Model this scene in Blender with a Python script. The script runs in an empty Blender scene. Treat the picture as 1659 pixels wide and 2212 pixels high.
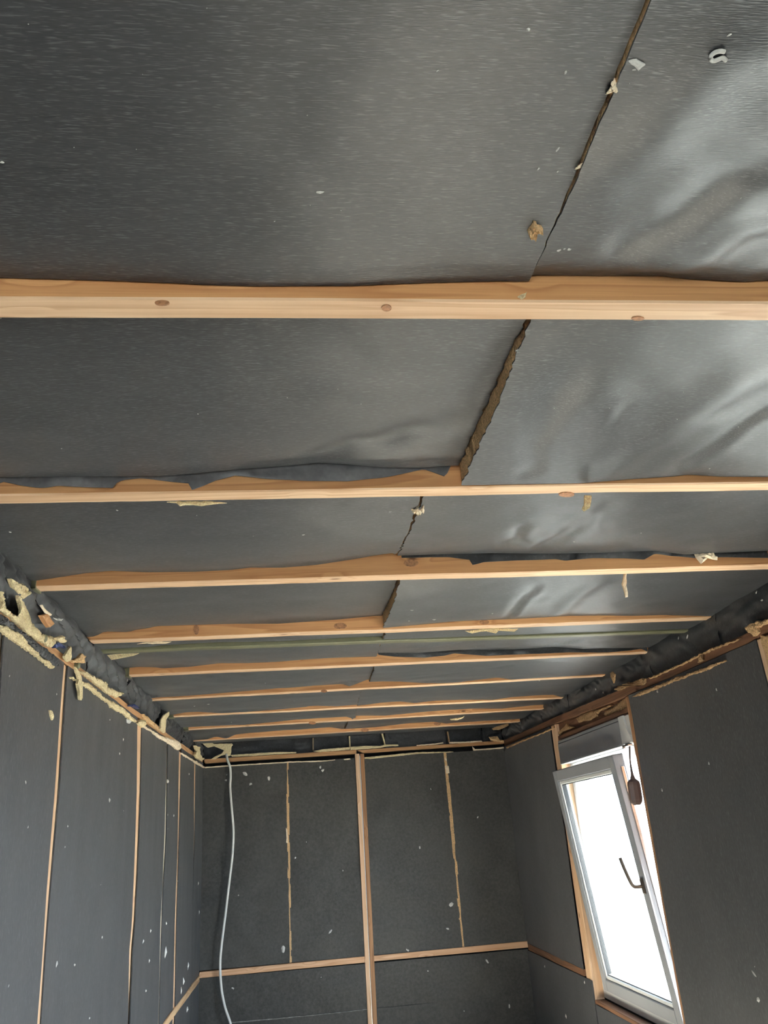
import bpy, bmesh, math, random
import numpy as np
from mathutils import Vector, Matrix

scene = bpy.context.scene
COL = scene.collection
rng = random.Random(7)

# ------------------------------------------------------------------ camera
W, H, F = 1659.0, 2212.0, 1722.0
EYE = np.array([0.0, 0.0, 1.55])


def _rx(a):
    c, s = math.cos(a), math.sin(a)
    return np.array([[1, 0, 0], [0, c, -s], [0, s, c]])


def _rz(a):
    c, s = math.cos(a), math.sin(a)
    return np.array([[c, -s, 0], [s, c, 0], [0, 0, 1]])


ROT = _rz(math.radians(-7.108)) @ _rx(math.radians(22.11)) @ _rx(math.pi / 2) @ _rz(math.radians(-4.087))
cam_data = bpy.data.cameras.new('camera')
cam_data.sensor_fit = 'VERTICAL'
cam_data.sensor_height = 36.0
cam_data.lens = F / H * 36.0
cam_data.clip_start = 0.02
cam = bpy.data.objects.new('camera', cam_data)
COL.objects.link(cam)
m4 = np.eye(4)
m4[:3, :3] = ROT
m4[:3, 3] = EYE
cam.matrix_world = Matrix(m4.tolist())
scene.camera = cam

# ------------------------------------------------------------------ world, daylight, exposure
world = bpy.data.worlds.new('sky')
scene.world = world
world.use_nodes = True
wn = world.node_tree.nodes
wl = world.node_tree.links
wn.clear()
w_out = wn.new('ShaderNodeOutputWorld')
w_bg = wn.new('ShaderNodeBackground')
w_bg.inputs['Color'].default_value = (0.76, 0.86, 1.0, 1)
w_bg.inputs['Strength'].default_value = 9.0
wl.new(w_bg.outputs[0], w_out.inputs[0])


def portal(name, loc, rot, sx, sy):
    d = bpy.data.lights.new(name, 'AREA')
    d.shape = 'RECTANGLE'
    d.size, d.size_y = sx, sy
    d.cycles.is_portal = True
    o = bpy.data.objects.new(name, d)
    o.location = loc
    o.rotation_euler = rot
    COL.objects.link(o)


# openings that let the daylight in: two windows in the right wall, and an unseen one added for fill light in the end wall behind the viewpoint
portal('daylight_portal', (1.76, 4.37, 1.27), (0, math.pi / 2, 0), 1.25, 1.12)
portal('daylight_portal', (1.76, 1.92, 1.27), (0, math.pi / 2, 0), 1.25, 1.12)
portal('daylight_portal', (-.12, -1.30, 1.50), (math.pi / 2, 0, 0), 1.0, 1.1)

# the sun stands on the window side, high up
sun_d = bpy.data.lights.new('sun', 'SUN')
sun_d.energy = 48.0
sun_d.angle = math.radians(.6)
sun_d.color = (1.0, .95, .88)
sun = bpy.data.objects.new('sun', sun_d)
sun.rotation_euler = Vector((math.cos(math.radians(54)) * math.cos(math.radians(-12)), math.cos(math.radians(54)) * math.sin(math.radians(-12)), math.sin(math.radians(54)))).to_track_quat('Z', 'Y').to_euler()
sun.location = (8, -2, 12)
COL.objects.link(sun)

vs = scene.view_settings
vs.view_transform = 'Standard'
vs.look = 'None'
vs.gamma = 1.0
vs.use_curve_mapping = False
vs.exposure = 1.35
try:
    scene.cycles.use_denoising = True
    scene.cycles.max_bounces = 7
    scene.cycles.diffuse_bounces = 4
    scene.cycles.glossy_bounces = 3
    scene.cycles.use_adaptive_sampling = True
    scene.cycles.adaptive_threshold = 0.05
    scene.cycles.adaptive_min_samples = 16
    scene.cycles.transparent_max_bounces = 12
    scene.cycles.caustics_reflective = False
    scene.cycles.caustics_refractive = False
except Exception:
    pass

# ------------------------------------------------------------------ pixel -> place helpers
XL, XR, YF = -0.705, 1.59, 6.30          # wall faces
ZJ = 2.25                                # underside of the joists
YB = -1.2                                # wall behind


def ray(u, v):
    return ROT @ np.array([(u - W / 2) / F, -(v - H / 2) / F, -1.0])


def on_x(u, v, x):
    d = ray(u, v)
    return EYE + d * (x / d[0])


def on_y(u, v, y):
    d = ray(u, v)
    return EYE + d * (y / d[1])


def on_z(u, v, z):
    d = ray(u, v)
    return EYE + d * ((z - EYE[2]) / d[2])


# ------------------------------------------------------------------ noise
def vnoise(x, y, seed=0):
    x = np.asarray(x, float)
    y = np.asarray(y, float)
    xi = np.floor(x).astype(np.int64)
    yi = np.floor(y).astype(np.int64)
    xf, yf = x - xi, y - yi
    xf = xf * xf * (3 - 2 * xf)
    yf = yf * yf * (3 - 2 * yf)

    def h(a, b):
        n = (a * 374761393 + b * 668265263 + seed * 1442695041) & 0xFFFFFFFF
        n = ((n ^ (n >> 13)) * 1274126177) & 0xFFFFFFFF
        return ((n ^ (n >> 16)) & 0xFFFF) / 32767.5 - 1.0
    a = h(xi, yi) * (1 - xf) + h(xi + 1, yi) * xf
    b = h(xi, yi + 1) * (1 - xf) + h(xi + 1, yi + 1) * xf
    return a * (1 - yf) + b * yf


def fbm(x, y, seed=0, o=3):
    r, a = 0, 1.0
    for i in range(o):
        r = r + a * vnoise(np.asarray(x) * 2 ** i, np.asarray(y) * 2 ** i, seed + i * 17)
        a *= .5
    return r


# ------------------------------------------------------------------ materials
MATS = {}


def new_mat(name):
    m = bpy.data.materials.new(name)
    m.use_nodes = True
    nt = m.node_tree
    return m, nt, nt.nodes, nt.links, nt.nodes['Principled BSDF']


def pos_map(nt, scale, rand=True):
    n, l = nt.nodes, nt.links
    g = n.new('ShaderNodeNewGeometry')
    mp = n.new('ShaderNodeMapping')
    mp.inputs['Scale'].default_value = scale
    if rand:
        oi = n.new('ShaderNodeObjectInfo')
        mu = n.new('ShaderNodeMath')
        mu.operation = 'MULTIPLY'
        mu.inputs[1].default_value = 37.0
        l.new(oi.outputs['Random'], mu.inputs[0])
        ad = n.new('ShaderNodeVectorMath')
        ad.operation = 'ADD'
        l.new(g.outputs['Position'], ad.inputs[0])
        l.new(mu.outputs[0], ad.inputs[1])
        l.new(ad.outputs[0], mp.inputs['Vector'])
    else:
        l.new(g.outputs['Position'], mp.inputs['Vector'])
    return mp.outputs[0]


def noise(nt, vec, scale=1.0, detail=4, rough=.55, dist=0.0):
    t = nt.nodes.new('ShaderNodeTexNoise')
    t.inputs['Scale'].default_value = scale
    t.inputs['Detail'].default_value = detail
    t.inputs['Roughness'].default_value = rough
    t.inputs['Distortion'].default_value = dist
    nt.links.new(vec, t.inputs['Vector'])
    return t.outputs['Fac']


def ramp(nt, fac, stops):
    r = nt.nodes.new('ShaderNodeValToRGB')
    e = r.color_ramp.elements
    while len(e) < len(stops):
        e.new(0.5)
    for el, (p, c) in zip(e, stops):
        el.position = p
        el.color = (*c, 1) if len(c) == 3 else c
    nt.links.new(fac, r.inputs['Fac'])
    return r.outputs['Color']


def mix(nt, fac, a, b, mode='MIX'):
    m = nt.nodes.new('ShaderNodeMix')
    m.data_type = 'RGBA'
    m.blend_type = mode
    for s, v in ((0, fac), (6, a), (7, b)):
        if hasattr(v, 'is_output'):
            nt.links.new(v, m.inputs[s])
        else:
            m.inputs[s].default_value = v if s == 0 else (*v, 1)
    return m.outputs[2]


def bump(nt, height, bsdf, strength=.3, dist=.002):
    b = nt.nodes.new('ShaderNodeBump')
    b.inputs['Strength'].default_value = strength
    b.inputs['Distance'].default_value = dist
    nt.links.new(height, b.inputs['Height'])
    nt.links.new(b.outputs[0], bsdf.inputs['Normal'])


def felt_mat(name, fib, base=(.032, .033, .036), rough=.52, spec=.5, fs=.6):
    """black glass-fleece facing; fib = noise scale per axis (small = fibres run that way)"""
    m, nt, n, l, p = new_mat(name)
    f1 = noise(nt, pos_map(nt, fib), 1, 1, .6, .0)
    f2 = noise(nt, pos_map(nt, tuple(s * .33 + 6 for s in fib)), 1, 2, .6, .0)
    big = noise(nt, pos_map(nt, (2.2, 2.2, 2.2)), 1, 3, .6)
    c = ramp(nt, f2, [(.30, tuple(x * .72 for x in base)), (.70, tuple(x * 1.30 for x in base))])
    c = mix(nt, ramp(nt, f1, [(.56, (0, 0, 0)), (.74, (fs, fs, fs))]), c, (.20, .20, .21))
    c = mix(nt, ramp(nt, big, [(.38, (0, 0, 0)), (.72, (.30, .30, .30))]), c, tuple(x * 1.9 for x in base))
    l.new(c, p.inputs['Base Color'])
    p.inputs['Roughness'].default_value = rough
    p.inputs['Specular IOR Level'].default_value = spec
    p.inputs['Sheen Weight'].default_value = .12
    p.inputs['Sheen Roughness'].default_value = .5
    ad = n.new('ShaderNodeMath')
    l.new(f1, ad.inputs[0])
    l.new(f2, ad.inputs[1])
    bump(nt, f1, p, .32, .0012)
    MATS[name] = m
    return m


felt_mat('felt_x', (62, 760, 760), (.027, .0275, .030), .40, .7)       # fibres along x (ceiling)
felt_mat('felt_z', (600, 600, 50), fs=.5)       # fibres upright (side walls)
felt_mat('felt_far', (150, 150, 150), (.050, .048, .043), .6, fs=.12)
felt_mat('felt_scrap', (90, 90, 90), (.034, .034, .036), .5, fs=.2)
felt_mat('felt_pale', (90, 90, 90), (.125, .12, .125), .5, fs=.2)


def wood_mat(name, axis, light, dark, knot=(.20, .085, .035), red=.0, rough=.55):
    m, nt, n, l, p = new_mat(name)

    def sc(al, ac):
        return tuple(al if i == axis else ac for i in range(3))
    warp = noise(nt, pos_map(nt, sc(1.6, 7)), 1, 2, .5)
    # knots
    vo = n.new('ShaderNodeTexVoronoi')
    vo.inputs['Scale'].default_value = 1
    l.new(pos_map(nt, sc(4.2, 12)), vo.inputs['Vector'])
    kn = vo.outputs['Distance']
    kmask = ramp(nt, kn, [(.035, (1, 1, 1)), (.085, (0, 0, 0))])
    kring = ramp(nt, kn, [(.06, (1, 1, 1)), (.28, (0, 0, 0))])
    # growth rings: bands over a warped cross coordinate
    g = noise(nt, pos_map(nt, sc(.9, 26)), 1, 2, .5, .4)
    ad = n.new('ShaderNodeMath')
    ad.operation = 'MULTIPLY_ADD'
    l.new(g, ad.inputs[0])
    ad.inputs[1].default_value = 5.0
    l.new(warp, ad.inputs[2])
    ad2 = n.new('ShaderNodeMath')
    ad2.operation = 'MULTIPLY_ADD'
    l.new(kring, ad2.inputs[0])
    ad2.inputs[1].default_value = 1.2
    l.new(ad.outputs[0], ad2.inputs[2])
    fr = n.new('ShaderNodeMath')
    fr.operation = 'FRACT'
    l.new(ad2.outputs[0], fr.inputs[0])
    fine = noise(nt, pos_map(nt, sc(5, 420)), 1, 3, .6)
    mid = tuple((a * .6 + b * .4) for a, b in zip(light, dark))
    c = ramp(nt, fr.outputs[0], [(.0, light), (.55, mid), (.86, dark), (1.0, light)])
    c = mix(nt, .22, c, mix(nt, 1.0, light, light))
    c = mix(nt, ramp(nt, fine, [(.40, (.0, .0, .0)), (.75, (.42, .42, .42))]), c, dark)
    blot = noise(nt, pos_map(nt, sc(1.1, 4)), 1, 3, .55)
    c = mix(nt, ramp(nt, blot, [(.45, (0, 0, 0)), (.75, (.45, .45, .45))]), c, tuple(x * y for x, y in zip(mid, (1.0, .86, .76))))
    c = mix(nt, kmask, c, knot)
    l.new(c, p.inputs['Base Color'])
    p.inputs['Roughness'].default_value = rough
    p.inputs['Specular IOR Level'].default_value = .35
    bump(nt, fine, p, .18, .001)
    MATS[name] = m


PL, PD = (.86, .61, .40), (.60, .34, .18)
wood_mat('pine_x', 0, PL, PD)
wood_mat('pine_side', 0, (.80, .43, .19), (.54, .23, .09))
wood_mat('pine_y', 1, (.68, .40, .20), (.40, .19, .08))
wood_mat('pine_z', 2, PL, PD)
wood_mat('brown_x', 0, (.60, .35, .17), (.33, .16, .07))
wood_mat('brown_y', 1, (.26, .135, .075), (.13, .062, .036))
wood_mat('brown_z', 2, (.52, .28, .14), (.25, .115, .05))
wood_mat('rail_y', 1, (.66, .46, .27), (.36, .20, .10))
wood_mat('pale_z', 2, (.82, .74, .60), (.66, .56, .42))
wood_mat('rail_x', 0, (.78, .50, .31), (.55, .29, .15))


def plain(name, col, rough=.5, spec=.5, metal=0.0, nscale=60, nstr=.12, bstr=.0):
    m, nt, n, l, p = new_mat(name)
    f = noise(nt, pos_map(nt, (nscale,) * 3), 1, 4, .6)
    c = ramp(nt, f, [(.3, tuple(x * (1 - nstr) for x in col)), (.7, tuple(min(1, x * (1 + nstr)) for x in col))])
    l.new(c, p.inputs['Base Color'])
    p.inputs['Roughness'].default_value = rough
    p.inputs['Specular IOR Level'].default_value = spec
    p.inputs['Metallic'].default_value = metal
    if bstr:
        bump(nt, f, p, bstr, .004)
    MATS[name] = m
    return p


plain('wool', (.72, .47, .25), .9, .1, nscale=240, nstr=.40, bstr=1.0)
plain('wool_pale', (.95, .67, .41), .9, .1, nscale=240, nstr=.34, bstr=1.0)
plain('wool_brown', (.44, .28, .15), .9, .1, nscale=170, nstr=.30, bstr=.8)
plain('paper', (.84, .70, .52), .75, .2, nscale=90, nstr=.14, bstr=.3)
plain('lint', (.60, .59, .56), .9, .1, nscale=200, nstr=.1)
plain('felt_line', (.30, .29, .27), .8, .2, nscale=60, nstr=.3)
plain('olive', (.185, .180, .105), .42, .5, nscale=25, nstr=.10)
plain('pvc', (.80, .81, .80), .35, .5, nscale=8, nstr=.03)
plain('pvc_grey', (.36, .375, .40), .45, .4, nscale=8, nstr=.03)
plain('gasket', (.03, .03, .03), .6, .3)
plain('bronze', (.16, .135, .11), .35, .5, metal=.6)
plain('chrome', (.75, .75, .76), .25, .5, metal=1.0)
plain('foil', (.60, .60, .62), .3, .5, metal=.9)
plain('brown_plastic', (.20, .13, .11), .45, .5, nscale=8)
plain('cable_white', (.80, .79, .75), .45, .4, nscale=10, nstr=.04)
plain('blue_plastic', (.03, .05, .16), .35, .5, nscale=10)
plain('board', (.34, .26, .17), .8, .2, nscale=12, nstr=.2, bstr=.2)
plain('black_board', (.022, .022, .022), .8, .2, nscale=30, nstr=.2)
plain('floor_ply', (.62, .56, .48), .6, .4, nscale=7, nstr=.15)
plain('ground', (.30, .29, .26), .9, .2, nscale=3, nstr=.15)
plain('knot', (.44, .21, .10), .5, .4, nscale=150, nstr=.4)
plain('rust', (.10, .05, .03), .7, .3, nscale=80)

# window glass: sees through, reflects by Fresnel
gm, gnt, gn, gl, gp = new_mat('glass')
gn.remove(gp)
g_out = [x for x in gn if x.type == 'OUTPUT_MATERIAL'][0]
g_t = gn.new('ShaderNodeBsdfTransparent')
g_t.inputs[0].default_value = (.90, .94, .95, 1)
g_g = gn.new('ShaderNodeBsdfGlossy')
g_g.inputs['Roughness'].default_value = .02
g_w = gn.new('ShaderNodeLayerWeight')
g_p = gn.new('ShaderNodeMath')
g_p.operation = 'POWER'
gl.new(g_w.outputs['Facing'], g_p.inputs[0])
g_p.inputs[1].default_value = 5.0
g_f = gn.new('ShaderNodeMath')
g_f.operation = 'MULTIPLY_ADD'
gl.new(g_p.outputs[0], g_f.inputs[0])
g_f.inputs[1].default_value = .90
g_f.inputs[2].default_value = .04
g_m = gn.new('ShaderNodeMixShader')
gl.new(g_f.outputs[0], g_m.inputs[0])
gl.new(g_t.outputs[0], g_m.inputs[1])
gl.new(g_g.outputs[0], g_m.inputs[2])
gl.new(g_m.outputs[0], g_out.inputs[0])
MATS['glass'] = gm


# ------------------------------------------------------------------ object helpers
def tag(o, label=None, cat=None, group=None, kind=None):
    if label:
        o['label'] = label
    if cat:
        o['category'] = cat
    if group:
        o['group'] = group
    if kind:
        o['kind'] = kind
    return o


def empty(name, loc, label=None, cat=None, group=None, kind=None):
    o = bpy.data.objects.new(name, None)
    o.empty_display_size = .05
    COL.objects.link(o)
    o.location = loc
    o['_loc'] = list(map(float, loc))
    return tag(o, label, cat, group, kind)


def origin_of(parent):
    v = Vector((0, 0, 0))
    while parent is not None:
        v += Vector(parent.location)
        parent = parent.parent
    return v


def mesh_obj(name, verts, faces, mat, parent=None, smooth=False, loc=None):
    """verts are world coordinates; the object's own origin is put at loc (default: verts' centre, base)"""
    v = np.asarray(verts, float)
    if loc is None:
        loc = np.array([(v[:, 0].min() + v[:, 0].max()) / 2, (v[:, 1].min() + v[:, 1].max()) / 2, v[:, 2].min()])
    me = bpy.data.meshes.new(name)
    me.from_pydata((v - loc).tolist(), [], faces if isinstance(faces, list) else faces.tolist())
    me.materials.append(MATS[mat])
    if smooth:
        me.polygons.foreach_set('use_smooth', [True] * len(me.polygons))
    me.validate()
    me.update()
    o = bpy.data.objects.new(name, me)
    COL.objects.link(o)
    o.parent = parent
    o.location = Vector(loc) - origin_of(parent)
    return o


def bm_obj(name, bm, mat, parent=None, smooth=False):
    bmesh.ops.recalc_face_normals(bm, faces=bm.faces)
    vs_ = [tuple(v.co) for v in bm.verts]
    bm.verts.index_update()
    fs = [[v.index for v in f.verts] for f in bm.faces]
    bm.free()
    return mesh_obj(name, vs_, fs, mat, parent, smooth)


def box_bm(bm, x0, x1, y0, y1, z0, z1, bev=0.0, mtx=None):
    vs_ = [bm.verts.new((x, y, z)) for x in (x0, x1) for y in (y0, y1) for z in (z0, z1)]
    q = [(0, 1, 3, 2), (4, 6, 7, 5), (0, 4, 5, 1), (2, 3, 7, 6), (0, 2, 6, 4), (1, 5, 7, 3)]
    fs = [bm.faces.new([vs_[i] for i in f]) for f in q]
    if bev:
        es = list({e for f in fs for e in f.edges})
        r = bmesh.ops.bevel(bm, geom=es, offset=bev, segments=1, affect='EDGES', profile=.5)
    return bm


def box(name, b, mat, parent=None, bev=0.0):
    bm = bmesh.new()
    box_bm(bm, *b, bev=bev)
    return bm_obj(name, bm, mat, parent)


def slab(name, g, off, mat, parent=None, smooth=True):
    """g: (n,m,3) grid of the visible face; off: (3,) or (n,m,3) vector to the hidden face; closed with rims"""
    n, m = g.shape[:2]
    front = g.reshape(-1, 3)
    back = (g + off).reshape(-1, 3)
    idx = np.arange(n * m).reshape(n, m)
    q = np.stack([idx[:-1, :-1], idx[1:, :-1], idx[1:, 1:], idx[:-1, 1:]], -1).reshape(-1, 4)
    N = n * m
    loop = np.concatenate([idx[0, :-1], idx[:-1, -1], idx[-1, :0:-1], idx[:0:-1, 0]])
    K = len(loop)
    r = np.arange(K)
    rim = np.stack([r, (r + 1) % K, (r + 1) % K + K, r + K], -1) + 2 * N     # rims keep their own corners
    allf = np.concatenate([q, q[:, ::-1] + N, rim])
    a, b, c = front[q[0, 0]], front[q[0, 1]], front[q[0, 2]]
    o = off if np.ndim(off) == 1 else off[0, 0]
    if np.dot(np.cross(b - a, c - a), o) > 0:
        allf = allf[:, ::-1]
    ob = mesh_obj(name, np.concatenate([front, back, front[loop], back[loop]]), allf, mat, parent, False)
    if smooth:
        ob.data.polygons.foreach_set('use_smooth', np.r_[np.ones(2 * len(q), bool), np.zeros(K, bool)])
    return ob


def tube_bm(bm, pts, r, seg=8):
    pts = [Vector(p) for p in pts]
    rings = []
    for i, p in enumerate(pts):
        t = (pts[min(i + 1, len(pts) - 1)] - pts[max(i - 1, 0)]).normalized()
        up = Vector((0, 1, 0)) if abs(t.y) < .9 else Vector((1, 0, 0))
        a = t.cross(up).normalized()
        b = t.cross(a).normalized()
        rr = r[i] if isinstance(r, (list, tuple)) else r
        rings.append([bm.verts.new(p + a * rr * math.cos(k * 2 * math.pi / seg) + b * rr * math.sin(k * 2 * math.pi / seg)) for k in range(seg)])
    for A, B in zip(rings[:-1], rings[1:]):
        for k in range(seg):
            bm.faces.new((A[k], A[(k + 1) % seg], B[(k + 1) % seg], B[k]))
    bm.faces.new(rings[0])
    bm.faces.new(rings[-1][::-1])
    return bm


def spline(pts, n=10):
    """Catmull-Rom through pts"""
    P = [np.asarray(p, float) for p in pts]
    P = [2 * P[0] - P[1]] + P + [2 * P[-1] - P[-2]]
    out = []
    for i in range(1, len(P) - 2):
        for k in range(n):
            t = k / n
            a, b, c, d = P[i - 1:i + 3]
            out.append(.5 * ((2 * b) + (-a + c) * t + (2 * a - 5 * b + 4 * c - d) * t * t + (-a + 3 * b - 3 * c + d) * t ** 3))
    out.append(P[-2])
    return out


def patch(name, pts3, nrm, mat, parent=None, thick=.006, rag=.0, puff=.004, step=.02, seed=0, lift=.0):
    """a torn piece: outline pts3 on a surface with normal nrm, ragged rim, puffed face, real thickness"""
    nrm = Vector(nrm).normalized()
    r = random.Random(seed * 31 + 5)
    P = [Vector(p) for p in pts3]
    ring = []
    for i, p in enumerate(P):
        q = P[(i + 1) % len(P)]
        L = (q - p).length
        k = max(1, min(14, int(L / step)))
        for j in range(k):
            v = p.lerp(q, j / k)
            if rag and (j or r.random() < .5):
                t = (q - p).normalized()
                v += t.cross(nrm) * r.uniform(-rag, rag)
            ring.append(v)
    bm = bmesh.new()
    vs_ = [bm.verts.new(v + nrm * lift) for v in ring]
    f = bm.faces.new(vs_)
    bmesh.ops.triangulate(bm, faces=[f])
    for _ in range(2):
        es = [e for e in bm.edges if not e.is_boundary and e.calc_length() > step * .6]
        if es:
            bmesh.ops.subdivide_edges(bm, edges=es, cuts=1, use_grid_fill=False)
            bmesh.ops.triangulate(bm, faces=[q for q in bm.faces if len(q.verts) > 3])
    bm.normal_update()
    if sum(q.normal.dot(nrm) * q.calc_area() for q in bm.faces) < 0:
        bmesh.ops.reverse_faces(bm, faces=bm.faces[:])
    bm.verts.index_update()
    base = [v.co.copy() for v in bm.verts]
    bnd = {v.index for e in bm.edges if e.is_boundary for v in e.verts}
    tris = [[v.index for v in q.verts] for q in bm.faces]
    rim = []
    for q in bm.faces:
        for lp in q.loops:
            if lp.edge.is_boundary:
                rim.append((lp.vert.index, lp.link_loop_next.vert.index))
    bm.free()
    n = len(base)
    top = [p + nrm * (puff * r.uniform(-.2, .2) if i in bnd else puff * r.uniform(.25, 1.1)) for i, p in enumerate(base)]
    bot = [p - nrm * thick for p in base]
    faces = tris + [[c + n for c in t[::-1]] for t in tris] + [[b, a, a + n, b + n] for a, b in rim]
    return mesh_obj(name, [tuple(p) for p in top + bot], faces, mat, parent)


def px_x(pts, x):
    return [on_x(u, v, x) for u, v in pts]


def px_y(pts, y):
    return [on_y(u, v, y) for u, v in pts]


# ================================================================== SETTING
floor = tag(box('floor', (XL - .13, XR + .13, YB - .05, YF + .11, -.05, 0), 'floor_ply'), kind='structure')
ceiling = tag(box('ceiling', (XL - .13, XR + .13, YB - .05, YF + .11, 2.42, 2.47), 'black_board'), kind='structure')
tag(box('ground', (-30, 30, -30, 40, -.42, -.30), 'ground'), kind='structure')


def wall_boxes(name, boxes, mat='black_board'):
    bm = bmesh.new()
    for b in boxes:
        box_bm(bm, *b)
    return tag(bm_obj(name, bm, mat), kind='structure')


# end wall with an added fill-light window behind the viewpoint, right wall with two window openings
BX0, BX1, BZ0, BZ = -.62, .38, .95, 2.05
xa, xb = XL - .125, XL - .062
wall_left = wall_boxes('wall_left', [(xa, xb, YB - .05, YF + .11, 0, 2.42)])
W1 = (3.80, 4.945)
W2 = (1.35, 2.495)
WZ0, WZ1 = .645, 2.03
xa, xb = XR + .062, XR + .13
wall_right = wall_boxes('wall_right', [
    (xa, xb, YB - .05, W2[0], 0, 2.42), (xa, xb, W2[1], W1[0], 0, 2.42), (xa, xb, W1[1], YF + .11, 0, 2.42),
    (xa, xb, W2[0], W2[1], 0, WZ0), (xa, xb, W2[0], W2[1], WZ1, 2.42),
    (xa, xb, W1[0], W1[1], 0, WZ0), (xa, xb, W1[0], W1[1], WZ1, 2.42)])
wall_far = wall_boxes('wall_far', [(XL - .125, XR + .13, YF + .061, YF + .11, 0, 2.42)])
wall_back = wall_boxes('wall_back', [(XL - .125, BX0, YB - .05, YB, 0, 2.42), (BX1, XR + .13, YB - .05, YB, 0, 2.42), (BX0, BX1, YB - .05, YB, 0, BZ0), (BX0, BX1, YB - .05, YB, BZ, 2.42)])


# ------------------------------------------------------------------ wall felt panels
PLATE_L = [(YB + .02, 2.106, 2.130), (2.5, 2.106, 2.130), (3.6, 2.112, 2.135), (4.4, 2.120, 2.145), (5.4, 2.136, 2.162), (YF - .03, 2.148, 2.176)]
PLATE_R = [(YB + .02, 2.108, 2.132), (2.50, 2.108, 2.132), (2.62, 2.096, 2.130), (3.2, 2.097, 2.132), (4.0, 2.108, 2.146), (4.9, 2.128, 2.162), (6.26, 2.136, 2.176)]


def plate_z(P, y, k):
    return np.interp(y, [q[0] for q in P], [q[k] for q in P])


def lin(px_pts, conv, key, val):
    """function val(key) through unprojected pixel points; None -> constant"""
    P = [conv(u, v) for u, v in px_pts]
    P.sort(key=lambda p: p[key])
    k = [p[key] for p in P]
    w = [p[val] for p in P]
    return lambda t: np.interp(t, k, w)


def wall_panel(parent, axis, plane, sgn, lo, hi, z0, z1, mat, seed, amp=.0025, step=.03, ztop=None, label=None, wave=(1.3, 1.3)):
    """axis 'x': wall plane x=plane, runs along y. sgn: direction of the room side."""
    nz = max(2, int((z1 - z0) / step))
    za = np.linspace(z0, z1, nz + 1)
    a, b = lo(za), hi(za)
    nu = max(2, int(np.max(b - a) / step))
    t = np.linspace(0, 1, nu + 1)
    U = a[:, None] * (1 - t) + b[:, None] * t
    Z = np.repeat(za[:, None], nu + 1, 1)
    if ztop is not None:
        top = ztop(U[-1])
        Z = z0 + (Z - z0) * ((top - z0) / (z1 - z0))[None, :]
    d = amp * fbm(U * 5 * wave[0], Z * 5 * wave[1], seed, 4) + amp * 1.4 * fbm(U * 1.3, Z * 1.3, seed + 3, 2)
    N = plane + sgn * d
    N = N + sgn * .004
    g = np.stack([N, U, Z] if axis == 'x' else [U, N, Z], -1)
    off = np.array([-sgn * .0045, 0, 0]) if axis == 'x' else np.array([0, -sgn * .0045, 0])
    o = slab('felt_panel', g, off, mat, parent)
    if label:
        o['label'] = label
    return o


cx = lambda x: (lambda u, v: on_x(u, v, x))
cy = lambda y: (lambda u, v: on_y(u, v, y))
const = lambda c: (lambda z: np.full(np.shape(z), float(c)))

# left wall: gaps between the felt panels, (left edge pixels, right edge pixels) from top to bottom
LG = [
    ([(0, 1365), (-30, 1800), (-60, 2212)], [(5, 1365), (-25, 1800), (-55, 2212)]),
    ([(133, 1455), (117, 1700), (100, 1911), (91, 2050), (79, 2212)], [(142, 1455), (126, 1700), (108, 1911), (97.5, 2050), (87, 2212)]),
    ([(296, 1561), (294, 1700), (287, 1890), (283, 1987), (278.5, 2046), (277.3, 2101), (277.3, 2177)], [(305.5, 1561), (302.5, 1700), (295, 1890), (289.5, 1987), (284, 2046), (281.8, 2101), (278.2, 2177)]),
    ([(358.6, 1601), (355.2, 1800), (351, 1915), (347, 1983), (340, 2212)], [(361, 1601), (358, 1800), (351.6, 1915), (349, 1983), (342.5, 2212)]),
    ([(386, 1620), (384.5, 1700), (381, 1848), (376.5, 1995), (373, 2164)], [(391, 1620), (389, 1700), (384.6, 1848), (380.4, 1995), (377, 2164)]),
    ([(419, 1647), (417.2, 1800), (415.4, 1890), (413.6, 1995), (412, 2120)], [(422.4, 1647), (420, 1800), (417.3, 1890), (414.5, 1995), (412.8, 2120)]),
]
edges = [(None, const(YB))]
for a, b in LG:
    edges.append((lin(a, cx(XL), 2, 1), lin(b, cx(XL), 2, 1)))
edges.append((const(YF), None))
TOPL = 2.132
for i in range(len(edges) - 1):
    wall_panel(wall_left, 'x', XL, 1, edges[i][1], edges[i + 1][0], 0, TOPL, 'felt_z', 40 + i, .0022, .03, wave=(1.2, .3), ztop=lambda y: plate_z(PLATE_L, y, 1) - .0022)

# far wall panels, split by seams, the double stud and the rail
SL = lin([(619.5, 1650), (626, 2080)], cy(YF), 2, 0), lin([(621.5, 1650), (628.5, 2080)], cy(YF), 2, 0)
SR = lin([(962.5, 1654), (999, 2047)], cy(YF), 2, 0), lin([(966, 1654), (1003, 2047)], cy(YF), 2, 0)
def edge_line(u0, u1, dx):
    a, b = on_y(u0, 1628, YF - .016), on_y(u1, 2212, YF - .016)
    return lambda z: a[0] + (b[0] - a[0]) * (np.asarray(z) - a[2]) / (b[2] - a[2]) + dx


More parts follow.
